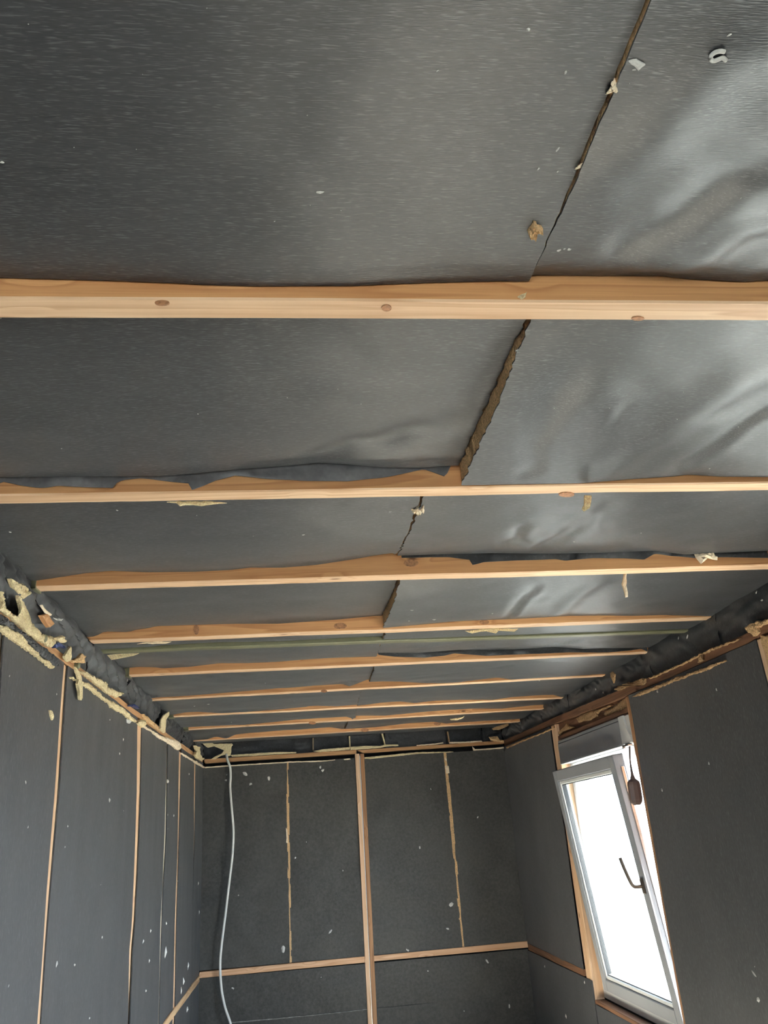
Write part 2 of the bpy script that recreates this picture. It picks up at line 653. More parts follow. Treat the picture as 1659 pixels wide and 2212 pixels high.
CS = edge_line(767, 795, -.0008), edge_line(786.4, 815.2, .0008)      # felt butts against the double stud
ZR0, ZR1 = .748, .790
wavy = lambda f, s, a: (lambda z: f(z) + a * vnoise(np.asarray(z) * 30, 0 * np.asarray(z), s))
cols = [(const(XL), wavy(SL[0], 1, .002)), (wavy(SL[1], 2, .002), CS[0]), (CS[1], wavy(SR[0], 3, .003)), (wavy(SR[1], 4, .003), const(XR))]
for i, (a, b) in enumerate(cols):
    wall_panel(wall_far, 'y', YF, -1, a, b, ZR1, 2.118, 'felt_far', 60 + i, .006, .03)
for i, (a, b) in enumerate([(const(XL), CS[0]), (CS[1], const(XR))]):
    wall_panel(wall_far, 'y', YF, -1, a, b, .4712, ZR0 - .004, 'felt_far', 70 + i, .006, .03)
    wall_panel(wall_far, 'y', YF, -1, a, b, 0, .4708, 'felt_far', 75 + i, .004, .05)

# right wall panels round the window openings
sillL = lin([(1283, 2165), (1291, 2212)], cx(XR), 2, 1)
for i, (a, b, z0, z1) in enumerate([
        (5.055, YF, .775, 2.112), (4.945, YF, 0, .735), (2.585, 3.765, 0, 2.112), (W1[0], 4.925, 0, .625),
        (YB, W2[0] - .03, 0, 2.112), (W2[0] - .03, 2.55, 0, .625)]):
    wall_panel(wall_right, 'x', XR, -1, const(a), const(b), z0, z1, 'felt_z', 80 + i, .0025, .035, wave=(.7, .5), ztop=(lambda y: plate_z(PLATE_R, y, 1) - .0022) if z1 > 2 else None)


# ================================================================== ROOF TIMBERS
class Plane:
    """near face of a joist: vertical plane through two points (x,y)"""

    def __init__(s, xa, ya, xb, yb):
        s.m = (yb - ya) / (xb - xa)
        s.c = ya - s.m * xa

    def y(s, x):
        return s.m * np.asarray(x, float) + s.c

    def hit(s, u, v, dy=0.0):
        d = ray(u, v)
        t = (s.c + dy) / (d[1] - s.m * d[0])
        return EYE + d * t


JW, JD = .046, .150


def joist_plane(l, r):
    a = on_z(*l, ZJ)
    b = on_z(*r, ZJ)
    return Plane(a[0], a[1] - JW, b[0], b[1] - JW)


# far lower edge of every joist in the photograph
JL = {
    1: ((0, 688), (1659, 695)), 2: ((0, 1090), (1659, 1059)), 3: ((80, 1278), (1659, 1230)),
    4: ((205, 1391), (1500, 1341)), 5: ((282, 1463), (1369, 1414)), 6: ((345, 1514), (1292, 1463)),
    7: ((377, 1550), (1208, 1510)), 8: ((405, 1578), (1148, 1535)), 9: ((441, 1601), (1102, 1562))}
JP = {k: joist_plane(*v) for k, v in JL.items()}
JP[0] = Plane(0, JP[1].y(0) - .63, 1, JP[1].y(1) - .63)
JP[-1] = Plane(0, JP[1].y(0) - 1.26, 1, JP[1].y(1) - 1.26)
a_, b_ = on_z(241, 1410, ZJ), on_z(1455, 1367, ZJ)
SW = .04
SP = Plane(a_[0], a_[1] - SW, b_[0], b_[1] - SW)

ordinal = ['first', 'second', 'third', 'fourth', 'fifth', 'sixth', 'seventh', 'eighth', 'ninth', 'tenth', 'eleventh']
JX0, JX1 = XL - .06, XR + .06


def joist_mesh(name, P, w, mat, parent, x0, x1, z0, z1, seed):
    n = 60
    xs = np.linspace(x0, x1, n + 1)
    ch = .003
    prof = [(0, z0 + ch), (ch, z0), (w - ch, z0), (w, z0 + ch), (w, z1), (0, z1)]
    V = []
    for i, x in enumerate(xs):
        wob = .0012 * float(vnoise(x * 3, seed, 5))
        for dy, z in prof:
            jit = .0008 * float(vnoise(x * 22, dy * 50 + z * 9 + seed, 9))
            V.append((x, float(P.y(x)) + dy + jit, z + wob + jit))
    Fs = []
    k = len(prof)
    for i in range(n):
        for j in range(k):
            a = i * k + j
            b = i * k + (j + 1) % k
            Fs.append([a, a + k, b + k, b])
    Fs.append(list(range(k)))
    Fs.append([n * k + j for j in range(k)][::-1])
    o = mesh_obj(name, V, Fs, mat, parent)
    if mat == 'pine_x':      # paler colour on the soffit, deeper orange on the flanks
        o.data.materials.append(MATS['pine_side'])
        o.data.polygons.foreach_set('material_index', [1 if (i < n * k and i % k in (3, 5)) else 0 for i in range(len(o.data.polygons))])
    return o


look = {1: 'bare pine ceiling joist with two oval knots, the ninth from the far wall',
        0: 'pine ceiling joist overhead, the tenth from the far wall',
        -1: 'pine ceiling joist overhead, the eleventh from the far wall'}
joists = {}
for k in range(-1, 10):
    P = JP[k]
    lab = look.get(k) or 'bare pine ceiling joist under torn black felt, %s from the far wall' % ordinal[9 - k]
    j = empty('ceiling_joist', (0.45, float(P.y(.45)) + JW / 2, ZJ), lab, 'joist', 'pine joists across the ceiling')
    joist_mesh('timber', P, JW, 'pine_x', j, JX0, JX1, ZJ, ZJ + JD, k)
    joists[k] = j


def knot(k, u, v, ru, rv, face):
    """oval branch knot, a hair proud of the planed face"""
    P = JP[k]
    pts = []
    for i in range(12):
        a = 2 * math.pi * i / 12
        q = (u + ru * math.cos(a), v + rv * math.sin(a))
        pts.append(P.hit(*q, -.0012) if face == 'side' else on_z(*q, ZJ - .0012))
    patch('knot', pts, (0, -1, 0) if face == 'side' else (0, 0, -1), 'knot', joists[k], .003, .0, .0006, .02, k)


for q in ((1, 350, 653, 16, 5, 'side'), (1, 835, 666, 11, 7, 'bottom'), (1, 1378, 689, 14, 4, 'bottom'), (2, 1224, 1069, 17, 5, 'bottom'), (3, 888, 1216, 16, 8, 'side'),
          (4, 424, 1360, 6, 11, 'side'), (4, 1046, 1344, 11, 5, 'side'), (4, 735, 1352, 14, 7, 'side'), (6, 700, 1493, 7, 3, 'side'), (8, 675, 1562, 8, 3, 'side'), (9, 788, 1577, 9, 4, 'side'), (9, 945, 1563, 8, 4, 'side')):
    knot(*q)


def shoe(k, uv0, uv1):
    """olive painted steel end socket round the left end of a joist"""
    P = JP[k]
    x0, x1 = P.hit(*uv0)[0], P.hit(*uv1)[0]
    x0 = min(x0, x1 - .02) - .02
    bm = bmesh.new()
    y0 = float(P.y((x0 + x1) / 2))
    box_bm(bm, x0, x1, y0 - .004, y0, ZJ - .004, ZJ + .09, .0008)
    box_bm(bm, x0, x1, y0 + JW, y0 + JW + .004, ZJ - .004, ZJ + .09, .0008)
    box_bm(bm, x0, x1, y0 - .004, y0 + JW + .004, ZJ - .006, ZJ, .0008)
    o = bm_obj('joist_shoe', bm, 'olive', joists[k])
    o['label'] = 'olive painted steel end shoe'


shoe(3, (50, 1265), (78, 1268))
shoe(5, (264, 1452), (279.5, 1452))
shoe(7, (366, 1547), (375, 1547))
shoe(8, (391, 1575), (407, 1575))

# olive steel channel between two pine joists
sb = empty('steel_channel', (.45, float(SP.y(.45)) + SW / 2, ZJ), 'olive green painted steel channel running between two pine joists', 'beam')
for nm, dy0, dy1, z0, z1 in (('web', 0, .003, ZJ, ZJ + .12), ('bottom_flange', .0, SW, ZJ - .003, ZJ + .001), ('flange_lip', SW - .004, SW, ZJ, ZJ + .014)):
    joist_mesh(nm, Plane(0, SP.y(0) + dy0, 1, SP.y(1) + dy0), max(dy1 - dy0, .0065), 'olive', sb, XL - .02, XR + .02, z0, max(z1, z0 + .0065), 3)


# ================================================================== CEILING INSULATION
# torn felt edge against the near face of each joist (pixels), left batt and right batt
EDGE = {
    1: ([(0, 604), (100, 606), (200, 609), (270, 611), (370, 615), (450, 619), (560, 622), (650, 621), (760, 621), (830, 618), (930, 614), (1060, 611), (1143, 611)],
        [(1145, 598), (1200, 598), (1300, 599), (1420, 599), (1480, 606), (1560, 610), (1600, 612), (1659, 609)]),
    2: ([(0, 1046), (6, 1042), (25, 1046), (48, 1051), (84, 1056), (101, 1056), (127, 1052), (157, 1054), (203, 1056), (251, 1057), (252, 1046), (266, 1039), (286, 1037), (304, 1035), (329, 1037), (367, 1042), (410, 1046), (415, 1060), (440, 1051), (465, 1040), (500, 1032), (508, 1030), (575, 1037), (650, 1040), (750, 1042), (830, 1033), (870, 1025), (915, 1015), (962, 1032), (972, 1010)],
        [(980, 1057), (1110, 1051), (1260, 1045), (1355, 1037), (1450, 1031), (1485, 1027), (1555, 1031), (1659, 1032)]),
    3: ([(80, 1255), (127, 1248), (186, 1239), (240, 1234), (316, 1237), (422, 1236), (498, 1232), (540, 1227), (612, 1227), (684, 1221), (769, 1208), (802, 1202), (836, 1197), (848, 1195), (860, 1203)],
        [(867, 1206), (920, 1205), (970, 1205), (1015, 1210), (1020, 1221), (1027, 1220), (1045, 1215), (1110, 1212), (1200, 1209), (1220, 1212), (1280, 1207), (1345, 1207), (1390, 1210), (1412, 1198), (1450, 1202), (1500, 1207), (1555, 1205), (1659, 1206)]),
    4: ([(200, 1376), (213, 1372), (225, 1365), (238, 1365), (279, 1366), (289, 1362), (322, 1357), (339, 1353), (398, 1351), (509, 1348), (600, 1348), (727, 1339), (769, 1335), (811, 1331)],
        [(828, 1357), (895, 1351), (980, 1343), (1022, 1341), (1127, 1337), (1226, 1331), (1307, 1330), (1362, 1331), (1432, 1329), (1509, 1331), (1538, 1333)]),
    's': ([(251, 1402), (307, 1398), (322, 1398), (345, 1395), (377, 1393), (458, 1388), (600, 1386), (727, 1379), (820, 1375)],
          [(823, 1389), (930, 1385), (1060, 1381), (1200, 1375), (1330, 1371), (1460, 1366)]),
    5: ([(280, 1443), (299, 1441), (337, 1442), (352, 1444), (408, 1441), (458, 1435), (474, 1433), (534, 1433), (600, 1430), (705, 1421), (811, 1419)],
        [(817, 1415), (853, 1419), (916, 1421), (959, 1417), (980, 1412), (1050, 1417), (1123, 1414), (1226, 1410), (1307, 1410), (1358, 1406), (1384, 1402), (1397, 1408)]),
    6: ([(336, 1508), (342, 1507), (408, 1503), (458, 1499), (534, 1493), (600, 1487), (663, 1482), (739, 1478), (756, 1483), (794, 1468)],
        [(798, 1470), (853, 1472), (916, 1476), (980, 1476), (1005, 1472), (1073, 1464), (1119, 1470), (1157, 1465), (1212, 1462), (1292, 1457)]),
    7: ([(375, 1544), (395, 1540), (413, 1537), (446, 1539), (479, 1541), (534, 1538), (600, 1533), (663, 1527), (676, 1521), (689, 1525), (727, 1526), (765, 1523)],
        [(768, 1525), (803, 1521), (849, 1514), (895, 1519), (938, 1514), (992, 1512), (1064, 1512), (1106, 1506), (1191, 1500), (1212, 1506)]),
    8: ([(407, 1571), (458, 1568), (529, 1566), (560, 1563), (600, 1559), (663, 1552), (748, 1548), (760, 1552)],
        [(769, 1546), (832, 1546), (916, 1538), (1001, 1531), (1085, 1531), (1148, 1524)]),
    9: ([(441, 1600), (466, 1591), (489, 1596), (517, 1583), (539, 1581), (600, 1578), (663, 1573), (705, 1570), (739, 1575)],
        [(745, 1575), (811, 1571), (895, 1561), (929, 1558), (963, 1563), (1022, 1559), (1106, 1554)]),
}
# hem of the facing where a separate torn flap hangs behind it against the joist
HEM = {(2, 0): [(0, 1031), (130, 1030), (250, 1029), (330, 1029), (410, 1024), (505, 1015), (600, 1008), (690, 1000), (740, 1003), (830, 1010), (915, 1010), (970, 1006)],
       (3, 1): [(867, 1200), (970, 1197), (1060, 1195), (1200, 1196), (1300, 1194), (1380, 1191), (1412, 1190), (1480, 1198), (1560, 1194), (1659, 1190)],
       (5, 1): [(817, 1410), (900, 1411), (990, 1404), (1110, 1403), (1200, 1398), (1260, 1402), (1340, 1400), (1395, 1399)]}
# seam between the left and right batt (pixels at the near and far end of the bay)
SEAM = {1: ((1390, 0), (1144, 606)), 2: ((1135, 700), (980, 1050)), 3: ((906, 1090), (862, 1205)), 4: ((857, 1262), (822, 1350)),
        's': ((822, 1372), (820, 1380)), 5: ((816, 1397), (813, 1418)), 6: ((802, 1441), (797, 1470)), 7: ((773, 1497), (766, 1525)),
        8: ((762, 1536), (765, 1550)), 9: ((749, 1562), (742, 1576)), 'w': ((735, 1590), (735, 1596))}
ORDER = [(-1, JP[-1]), (0, JP[0]), (1, JP[1]), (2, JP[2]), (3, JP[3]), (4, JP[4]), ('s', SP), (5, JP[5]), (6, JP[6]), (7, JP[7]), (8, JP[8]), (9, JP[9]), ('w', Plane(0, YF, 1, YF))]
BAYNAME = {-1: 'back wall', 0: 'eleventh joist', 1: 'tenth joist', 2: 'ninth joist', 3: 'eighth joist', 4: 'seventh joist', 's': 'sixth joist', 5: 'steel channel', 6: 'fifth joist', 7: 'fourth joist', 8: 'third joist', 9: 'second joist', 'w': 'first joist'}

# folds pressed into the facing: (joist behind, side) -> [(u0,v0,u1,v1,width,height)]
CREASE = {
    (1, 1): [(1250, 420, 1659, 60, .05, -.006), (1310, 560, 1659, 330, .035, .009), (1440, 600, 1659, 470, .03, -.007)],
    (2, 1): [(1130, 1010, 1215, 800, .045, .010), (1220, 1020, 1320, 860, .012, -.006), (1235, 1040, 1659, 780, .05, -.008), (1400, 1040, 1659, 860, .022, .007), (1180, 1060, 1290, 900, .05, -.006)],
    (2, 0): [(640, 1005, 960, 930, .040, .009), (720, 1015, 980, 990, .03, -.004)],
    (3, 1): [(1090, 1190, 1140, 1135, .02, .006), (1130, 1200, 1290, 1090, .03, -.006), (1200, 1180, 1260, 1100, .04, .006)],
    (4, 1): [(1070, 1345, 1150, 1265, .016, .007), (1180, 1330, 1290, 1250, .035, -.007)],
    (5, 1): [(890, 1400, 1000, 1380, .02, -.006), (1180, 1395, 1260, 1380, .02, .008)],
    (6, 1): [(850, 1460, 1100, 1425, .03, .004), (1040, 1455, 1160, 1425, .02, -.005)],
}


def batt(key, side, nearP, nearW, P, label):
    # seam and outer edges; half the seam's width
    hg = .0024 if key == 3 else .0012
    s0, s1 = SEAM.get(key, ((None,), (None,)))
    zc = 2.285
    if key in SEAM:
        xs0, xs1 = on_z(*s0, zc)[0], on_z(*s1, zc)[0]
    else:
        xs0 = xs1 = .62 if key == 0 else .70
    if side == 0:
        e0, e1, f0, f1 = XL - .045, XL - .045, xs0 - hg, xs1 - hg
    else:
        e0, e1, f0, f1 = xs0 + hg, xs1 + hg, XR + .05, XR + .05
    # far contour
    if key in EDGE:
        hem = HEM.get((key, side))
        C = [P.hit(u, v) for u, v in EDGE[key][side]]
        cxs, czs = [c[0] for c in C], [c[2] for c in C]
        if hem:
            Hm = [P.hit(u, v, -.016) for u, v in hem]
            hxs, hzs = [c[0] for c in Hm], [c[2] for c in Hm]
        else:
            hxs, hzs = cxs, czs
    else:
        hem = None
        hxs, hzs = [0, 1], [2.285, 2.285]
        cxs, czs = hxs, hzs
    far = key if isinstance(key, int) else 4
    step = .011 if far <= 3 else .016
    ny = max(4, int((float(P.y(.4)) - float(nearP.y(.4)) - nearW) / step))
    nx = int((max(f0, f1) - min(e0, e1)) / step)
    t = np.linspace(0, 1, ny + 1)[:, None]
    s = np.linspace(0, 1, nx + 1)[None, :]
    # jagged seam rim
    seed = 101 + 13 * ORDER_IDX[key] + side
    js = 7 + 13 * ORDER_IDX[key]
    jk = .3 if key == 1 else 1.0
    full = float(P.y(xs1)) - float(nearP.y(xs1)) - nearW
    te = t * (full - (.016 if hem else .0035)) / (full - .0035)      # both batts of a bay share one seam line
    jag = jk * (.003 * vnoise(te * 40, te * 0, js) + .002 * vnoise(te * 110, te * 0, js + 1))
    L = e0 * (1 - te) + e1 * te + (jag if side == 1 else 0)
    Rr = f0 * (1 - te) + f1 * te + (jag if side == 0 else 0)
    X = L + (Rr - L) * s
    Y0 = nearP.y(X) + nearW
    Y1 = P.y(X) - (.016 if hem else .0035)
    Y = Y0 + (Y1 - Y0) * t
    d = (1 - t) * (Y1 - Y0)
    zf = np.interp(X[-1], hxs, hzs)
    zm = float(np.mean(np.interp(np.linspace(min(hxs), max(hxs), 60), hxs, hzs)))
    k = 25
    zs = np.convolve(np.pad(zf, k, mode='edge'), np.ones(2 * k + 1) / (2 * k + 1), 'valid')[None, :]
    opt = OPT.get((key, side), {})
    zn = opt.get('near', zm + .004)
    main = zn * (1 - t) + (zs + opt.get('far', 0.0)) * t
    w = np.exp(-(d / opt.get('lip', .03)) ** 2)
    amp = opt.get('amp', .006)
    nz = amp * fbm(X * 2.1, Y * 3.0, seed, 2) + amp * .35 * fbm(X * 9, Y * 9, seed + 5, 2) - opt.get('sag', .010) * np.sin(np.pi * t) ** .8
    main = main + nz
    if side == 1 and 'drop' in opt:      # corner at the seam hangs down
        main = main - opt['drop'] * np.exp(-((X - L) / .20) ** 2) * np.sin(np.pi * np.clip(t * 1.05, 0, 1)) ** .7
    if side == 0 and 'lift' in opt:
        main = main + opt['lift'] * np.exp(-((X - Rr) / .30) ** 2) * np.sin(np.pi * np.clip(t, 0, 1)) ** .6
    for (u0, v0, u1, v1, cw, ch) in CREASE.get((key, side), []):
        A, B = on_z(u0, v0, zc)[:2], on_z(u1, v1, zc)[:2]
        AB = B - A
        LL = np.hypot(*AB)
        n_ = np.array([-AB[1], AB[0]]) / LL
        al = ((X - A[0]) * AB[0] + (Y - A[1]) * AB[1]) / LL ** 2
        ds = (X - A[0]) * n_[0] + (Y - A[1]) * n_[1] + .012 * vnoise(al * 5, al * 0, seed + 9)
        fade = np.clip(np.minimum(al + .15, 1.15 - al) * 4, 0, 1)
        main = main + ch * fade * (np.exp(-(ds / cw) ** 2) - .5 * np.exp(-((ds - cw * 1.2) / (cw * 1.3)) ** 2))
    Z = main * (1 - w) + zf[None, :] * w
    # keep the facing just above the joist soffit
    Z = np.maximum(Z, ZJ + .004)
    g = np.stack([X, Y, Z], -1)
    ctr = (float((X.min() + X.max()) / 2), float(Y.mean()), float(Z.mean()))
    root = empty('insulation_batt', ctr, label, 'insulation', 'felt-faced insulation batts between the joists')
    slab('felt_facing', g, np.array([0, 0, .003]), 'felt_x', root)
    gi = 2
    gc = g[:, ::gi].copy()
    if (g.shape[1] - 1) % gi:
        gc = np.concatenate([gc, g[:, -1:]], 1)
    # rough wool edge, just inside the facing along the open seam
    rgh = .004 * vnoise(gc[:, :, 1] * 90, gc[:, :, 2] * 90, seed + 2)
    gc[:, :, 2] += .0045
    col = 0 if side == 1 else -1
    gc[:, col, 0] += (.0010 if side == 1 else -.0010) + rgh[:, col] * .2
    off = np.zeros_like(gc)
    off[:, :, 2] = np.maximum(2.385 - gc[:, :, 2], .02)
    slab('wool_core', gc, off, 'wool', root)
    if hem:
        n = max(20, int((max(cxs) - min(cxs)) / .008))
        xs = np.linspace(max(min(cxs), xs1 + .006) if side == 1 else min(cxs), min(max(cxs), xs1 - .006) if side == 0 else max(cxs), n)
        zb = np.interp(xs, cxs, czs)
        zt = np.maximum(np.interp(xs, hxs, hzs) + .03, zb + .02)
        tt = np.linspace(0, 1, 7)[:, None]
        Zf = zb[None, :] * (1 - tt) + zt[None, :] * tt
        Xf = np.repeat(xs[None, :], 7, 0)
        Yf = P.y(Xf) - .005 - .008 * np.abs(fbm(Xf * 9, Zf * 25, seed + 21, 2)) * np.sin(np.pi * np.clip(tt + .15, 0, 1))
        o = slab('torn_flap', np.stack([Xf, Yf, Zf], -1), np.array([0, .002, 0]), 'felt_pale' if key == 2 else 'felt_x' if key == 5 else 'felt_scrap', root)
        o['label'] = 'torn grey flap of felt lapped against the joist'
    return root


ORDER_IDX = {k: i for i, (k, _) in enumerate(ORDER)}
OPT = {
    (1, 0): dict(near=2.280, amp=.003, sag=.004),
    (1, 1): dict(near=2.270, far=-.006, lip=.022, amp=.004, sag=.006),
    (2, 0): dict(near=2.287, sag=.006, amp=.004, lift=.004),
    (2, 1): dict(near=2.280, sag=.008, amp=.005, drop=.003),
    (3, 0): dict(near=2.285, amp=.004), (3, 1): dict(near=2.278, amp=.005),
    (4, 0): dict(near=2.290, amp=.004, sag=.004), (4, 1): dict(near=2.282, amp=.006, drop=.006),
    ('s', 1): dict(amp=.004, sag=0.0),
    (5, 1): dict(amp=.008, sag=.004),
}
for i in range(1, len(ORDER)):
    key, P = ORDER[i]
    pk, pP = ORDER[i - 1]
    pw = SW if pk == 's' else JW
    if key == 'w':
        where = 'in the bay between the first joist and the far wall'
    elif key == 's':
        where = 'in the slim bay between fifth-plus joist and steel channel'
    else:
        where = ''
    names = {1: 'tenth and ninth', 2: 'ninth and eighth', 3: 'eighth and seventh', 4: 'seventh and sixth', 6: 'fifth and fourth',
             7: 'fourth and third', 8: 'third and second', 9: 'second and first', 0: 'eleventh and tenth'}
    for side in (0, 1):
        sd = ('cable-side', 'window-side')[side]
        if key == 'w':
            lab = '%s black felt insulation batt between far wall and the joist next to it' % sd
        elif key == 's':
            lab = '%s black felt strip between the steel channel and sixth joist' % sd
        elif key == 5:
            lab = '%s black felt insulation batt between the steel channel and fifth joist' % sd
        else:
            lab = '%s black felt batt between %s joists from far wall' % (sd, names[key])
        batt(key, side, pP, pw, P, lab)


# ================================================================== WALL TIMBERS
def loft_y(name, secs, x0, x1, mat, parent=None, seed=0, ch=.003):
    """timber running along y; secs = [(y, z0, z1)]"""
    ys = np.arange(secs[0][0], secs[-1][0] + .001, .06)
    a = np.interp(ys, [q[0] for q in secs], [q[1] for q in secs])
    b = np.interp(ys, [q[0] for q in secs], [q[2] for q in secs])
    V, Fs = [], []
    for y, z0, z1 in zip(ys, a, b):
        e = .0012 * float(vnoise(y * 9, seed, 4))
        V += [(x0, y, z0 + e), (x1 - ch, y, z0 + e), (x1, y, z0 + ch + e), (x1, y, z1 - ch + e), (x1 - ch, y, z1 + e), (x0, y, z1 + e)]
    for i in range(len(ys) - 1):
        for j in range(6):
            p, q = i * 6 + j, i * 6 + (j + 1) % 6
            Fs.append([p, q, q + 6, p + 6])
    Fs.append([0, 1, 2, 3, 4, 5][::-1])
    Fs.append([(len(ys) - 1) * 6 + j for j in range(6)])
    bm = bmesh.new()
    vv = [bm.verts.new(v) for v in V]
    for f in Fs:
        bm.faces.new([vv[i] for i in f])
    return bm_obj(name, bm, mat, parent)


def quad_beam(name, q3, off, mat, parent=None, n=24, bev=.002):
    """timber whose visible face is the quad q3 (TL,TR,BR,BL), off = vector to its back face"""
    q3 = [np.asarray(p, float) for p in q3]
    bm = bmesh.new()
    f = [bm.verts.new(p) for p in q3]
    b = [bm.verts.new(p + off) for p in q3]
    bm.faces.new(f)
    bm.faces.new(b[::-1])
    for i in range(4):
        bm.faces.new((f[i], b[i], b[(i + 1) % 4], f[(i + 1) % 4]))
    bmesh.ops.bevel(bm, geom=bm.edges[:], offset=bev, segments=1, affect='EDGES', profile=.5)
    return bm_obj(name, bm, mat, parent)


# studs showing in the gaps of the left wall
STUDN = ['sixth', 'fifth', 'fourth', 'third', 'second', 'first']
for i, (a, b) in enumerate(LG):
    A = [on_x(u, v, XL) for u, v in a + b]
    yc = float(np.mean([p[1] for p in A]))
    hw = max(.028, (max(p[1] for p in A) - min(p[1] for p in A)) / 2 + .008)
    o = box('wall_stud', (XL - .060, XL - .0015, yc - hw, yc + hw, 0, 2.105), 'pine_z' if i not in (3,) else 'pale_z', None, .002)
    tag(o, 'pine stud seen as a slim upright strip in left wall, %s from the far corner' % STUDN[i], 'stud', 'pine studs between the felt panels of the left wall')

# left top plate
o = loft_y('top_plate', PLATE_L, XL - .055, XL + .004, 'pine_y', None, 2)
tag(o, 'reddish brown wooden top plate above the left wall, torn insulation around it', 'plate')
# right top plate
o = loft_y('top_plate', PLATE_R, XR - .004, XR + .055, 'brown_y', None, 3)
tag(o, 'dark brown wooden top plate above the window wall', 'plate')
# far top plate in two lengths that butt at the double stud
for (q, lab) in (([(441, 1640), (770, 1619.5), (770, 1628), (442, 1648.5)], 'reddish brown top plate above far wall, length on the white cable side'),
                 ([(772, 1620), (1091, 1599), (1090, 1606), (784, 1626.5)], 'reddish brown top plate above far wall, length towards the window')):
    tag(quad_beam('top_plate', px_y(q, YF - .010), np.array([0, .06, 0]), 'brown_x'), lab, 'plate')
# far rail, two lengths
for (q, lab) in (([(431, 2100), (788, 2066), (788.5, 2079.5), (428, 2113.5)], 'pale wooden rail across far wall, length behind the white cable'),
                 ([(805, 2065), (1139, 2032.5), (1150, 2046), (806, 2077)], 'pale wooden rail across far wall, length ending at the window wall')):
    tag(quad_beam('wall_rail', px_y(q, YF - .012), np.array([0, .055, 0]), 'rail_x'), lab, 'rail')
# double stud in the middle of the far wall
ds = empty('double_stud', tuple(on_y(800, 2212, YF)[:2]) + (0,), 'double wooden stud with a foil strip running up the middle of far wall', 'stud')


def down(u0, v0, u1, v1, z=0.0):
    """continue the pixel line to height z on the far wall"""
    a, b = on_y(u0, v0, YF - .016), on_y(u1, v1, YF - .016)
    t = (z - a[2]) / (b[2] - a[2])
    return a + (b - a) * t


for nm, (ua, ub, uc, ud), mt in (('timber', (767, 776.2, 795, 804), 'pine_z'), ('timber', (778.2, 786.4, 805.6, 815.2), 'brown_z')):
    quad_beam(nm, [on_y(ua, 1628, YF - .016), on_y(ub, 1628, YF - .016), down(ub, 1628, ud, 2212), down(ua, 1628, uc, 2212)], np.array([0, .075, 0]), mt, ds, bev=.0015)
quad_beam('foil_strip', [on_y(776.6, 1632, YF - .006), on_y(777.9, 1632, YF - .006), down(777.9, 1632, 805.2, 2212) + np.array([0, .01, 0]), down(776.6, 1632, 804.2, 2212) + np.array([0, .01, 0])], np.array([0, .01, 0]), 'foil', ds, bev=.0003)
# seam backing of the far wall: wool showing through the two upright seams
for a, b, lab in ((SL[0], SL[1], 'thin ragged seam of wool'), (SR[0], SR[1], 'pale ragged seam of wool')):
    zz = np.linspace(.79, 2.115, 160)
    e1 = .0012 * vnoise(zz * 60, zz * 0, 11)
    e2 = .0012 * vnoise(zz * 60, zz * 0, 12)
    x0, x1 = a(zz) - .006 + e1, b(zz) + .006 + e2
    g = np.stack([np.stack([x0, x0 * 0 + YF - .001, zz], -1), np.stack([x1, x1 * 0 + YF - .001, zz], -1)], 1)
    slab('seam_wool', g, np.array([0, .02, 0]), 'wool', wall_far, False)
# seam wool tufts at the right-hand seam
for k, pts in enumerate([[(961, 1636), (966, 1640), (965, 1645), (961, 1641)], [(961, 1654), (969, 1654), (968, 1664), (971, 1670), (964, 1671), (963, 1666), (966, 1658), (962, 1660)],
                         [(617.5, 1788), (620.5, 1792), (622.5, 1822), (618, 1820), (620, 1806)]]):
    patch('wool_tuft', px_y(pts, YF - .004), (0, -1, 0), 'paper', wall_far, .004, .0, .003, .02, k)

# rails on the side walls
o = loft_y('wall_rail', [(5.06, .742, .776), (6.27, .744, .784)], XR - .006, XR + .055, 'brown_y')
tag(o, 'dull brown rail on window wall between window and far corner', 'rail')
ys = np.arange(1.4, 6.29, .02)
o = loft_y('wall_rail', [(1.4, .722, .756), (4.8, .728, .764), (6.28, .728, .768)], XL - .055, XL + .010, 'rail_y')
tag(o, 'rough splintered rail low on the left wall meeting the far corner', 'rail')

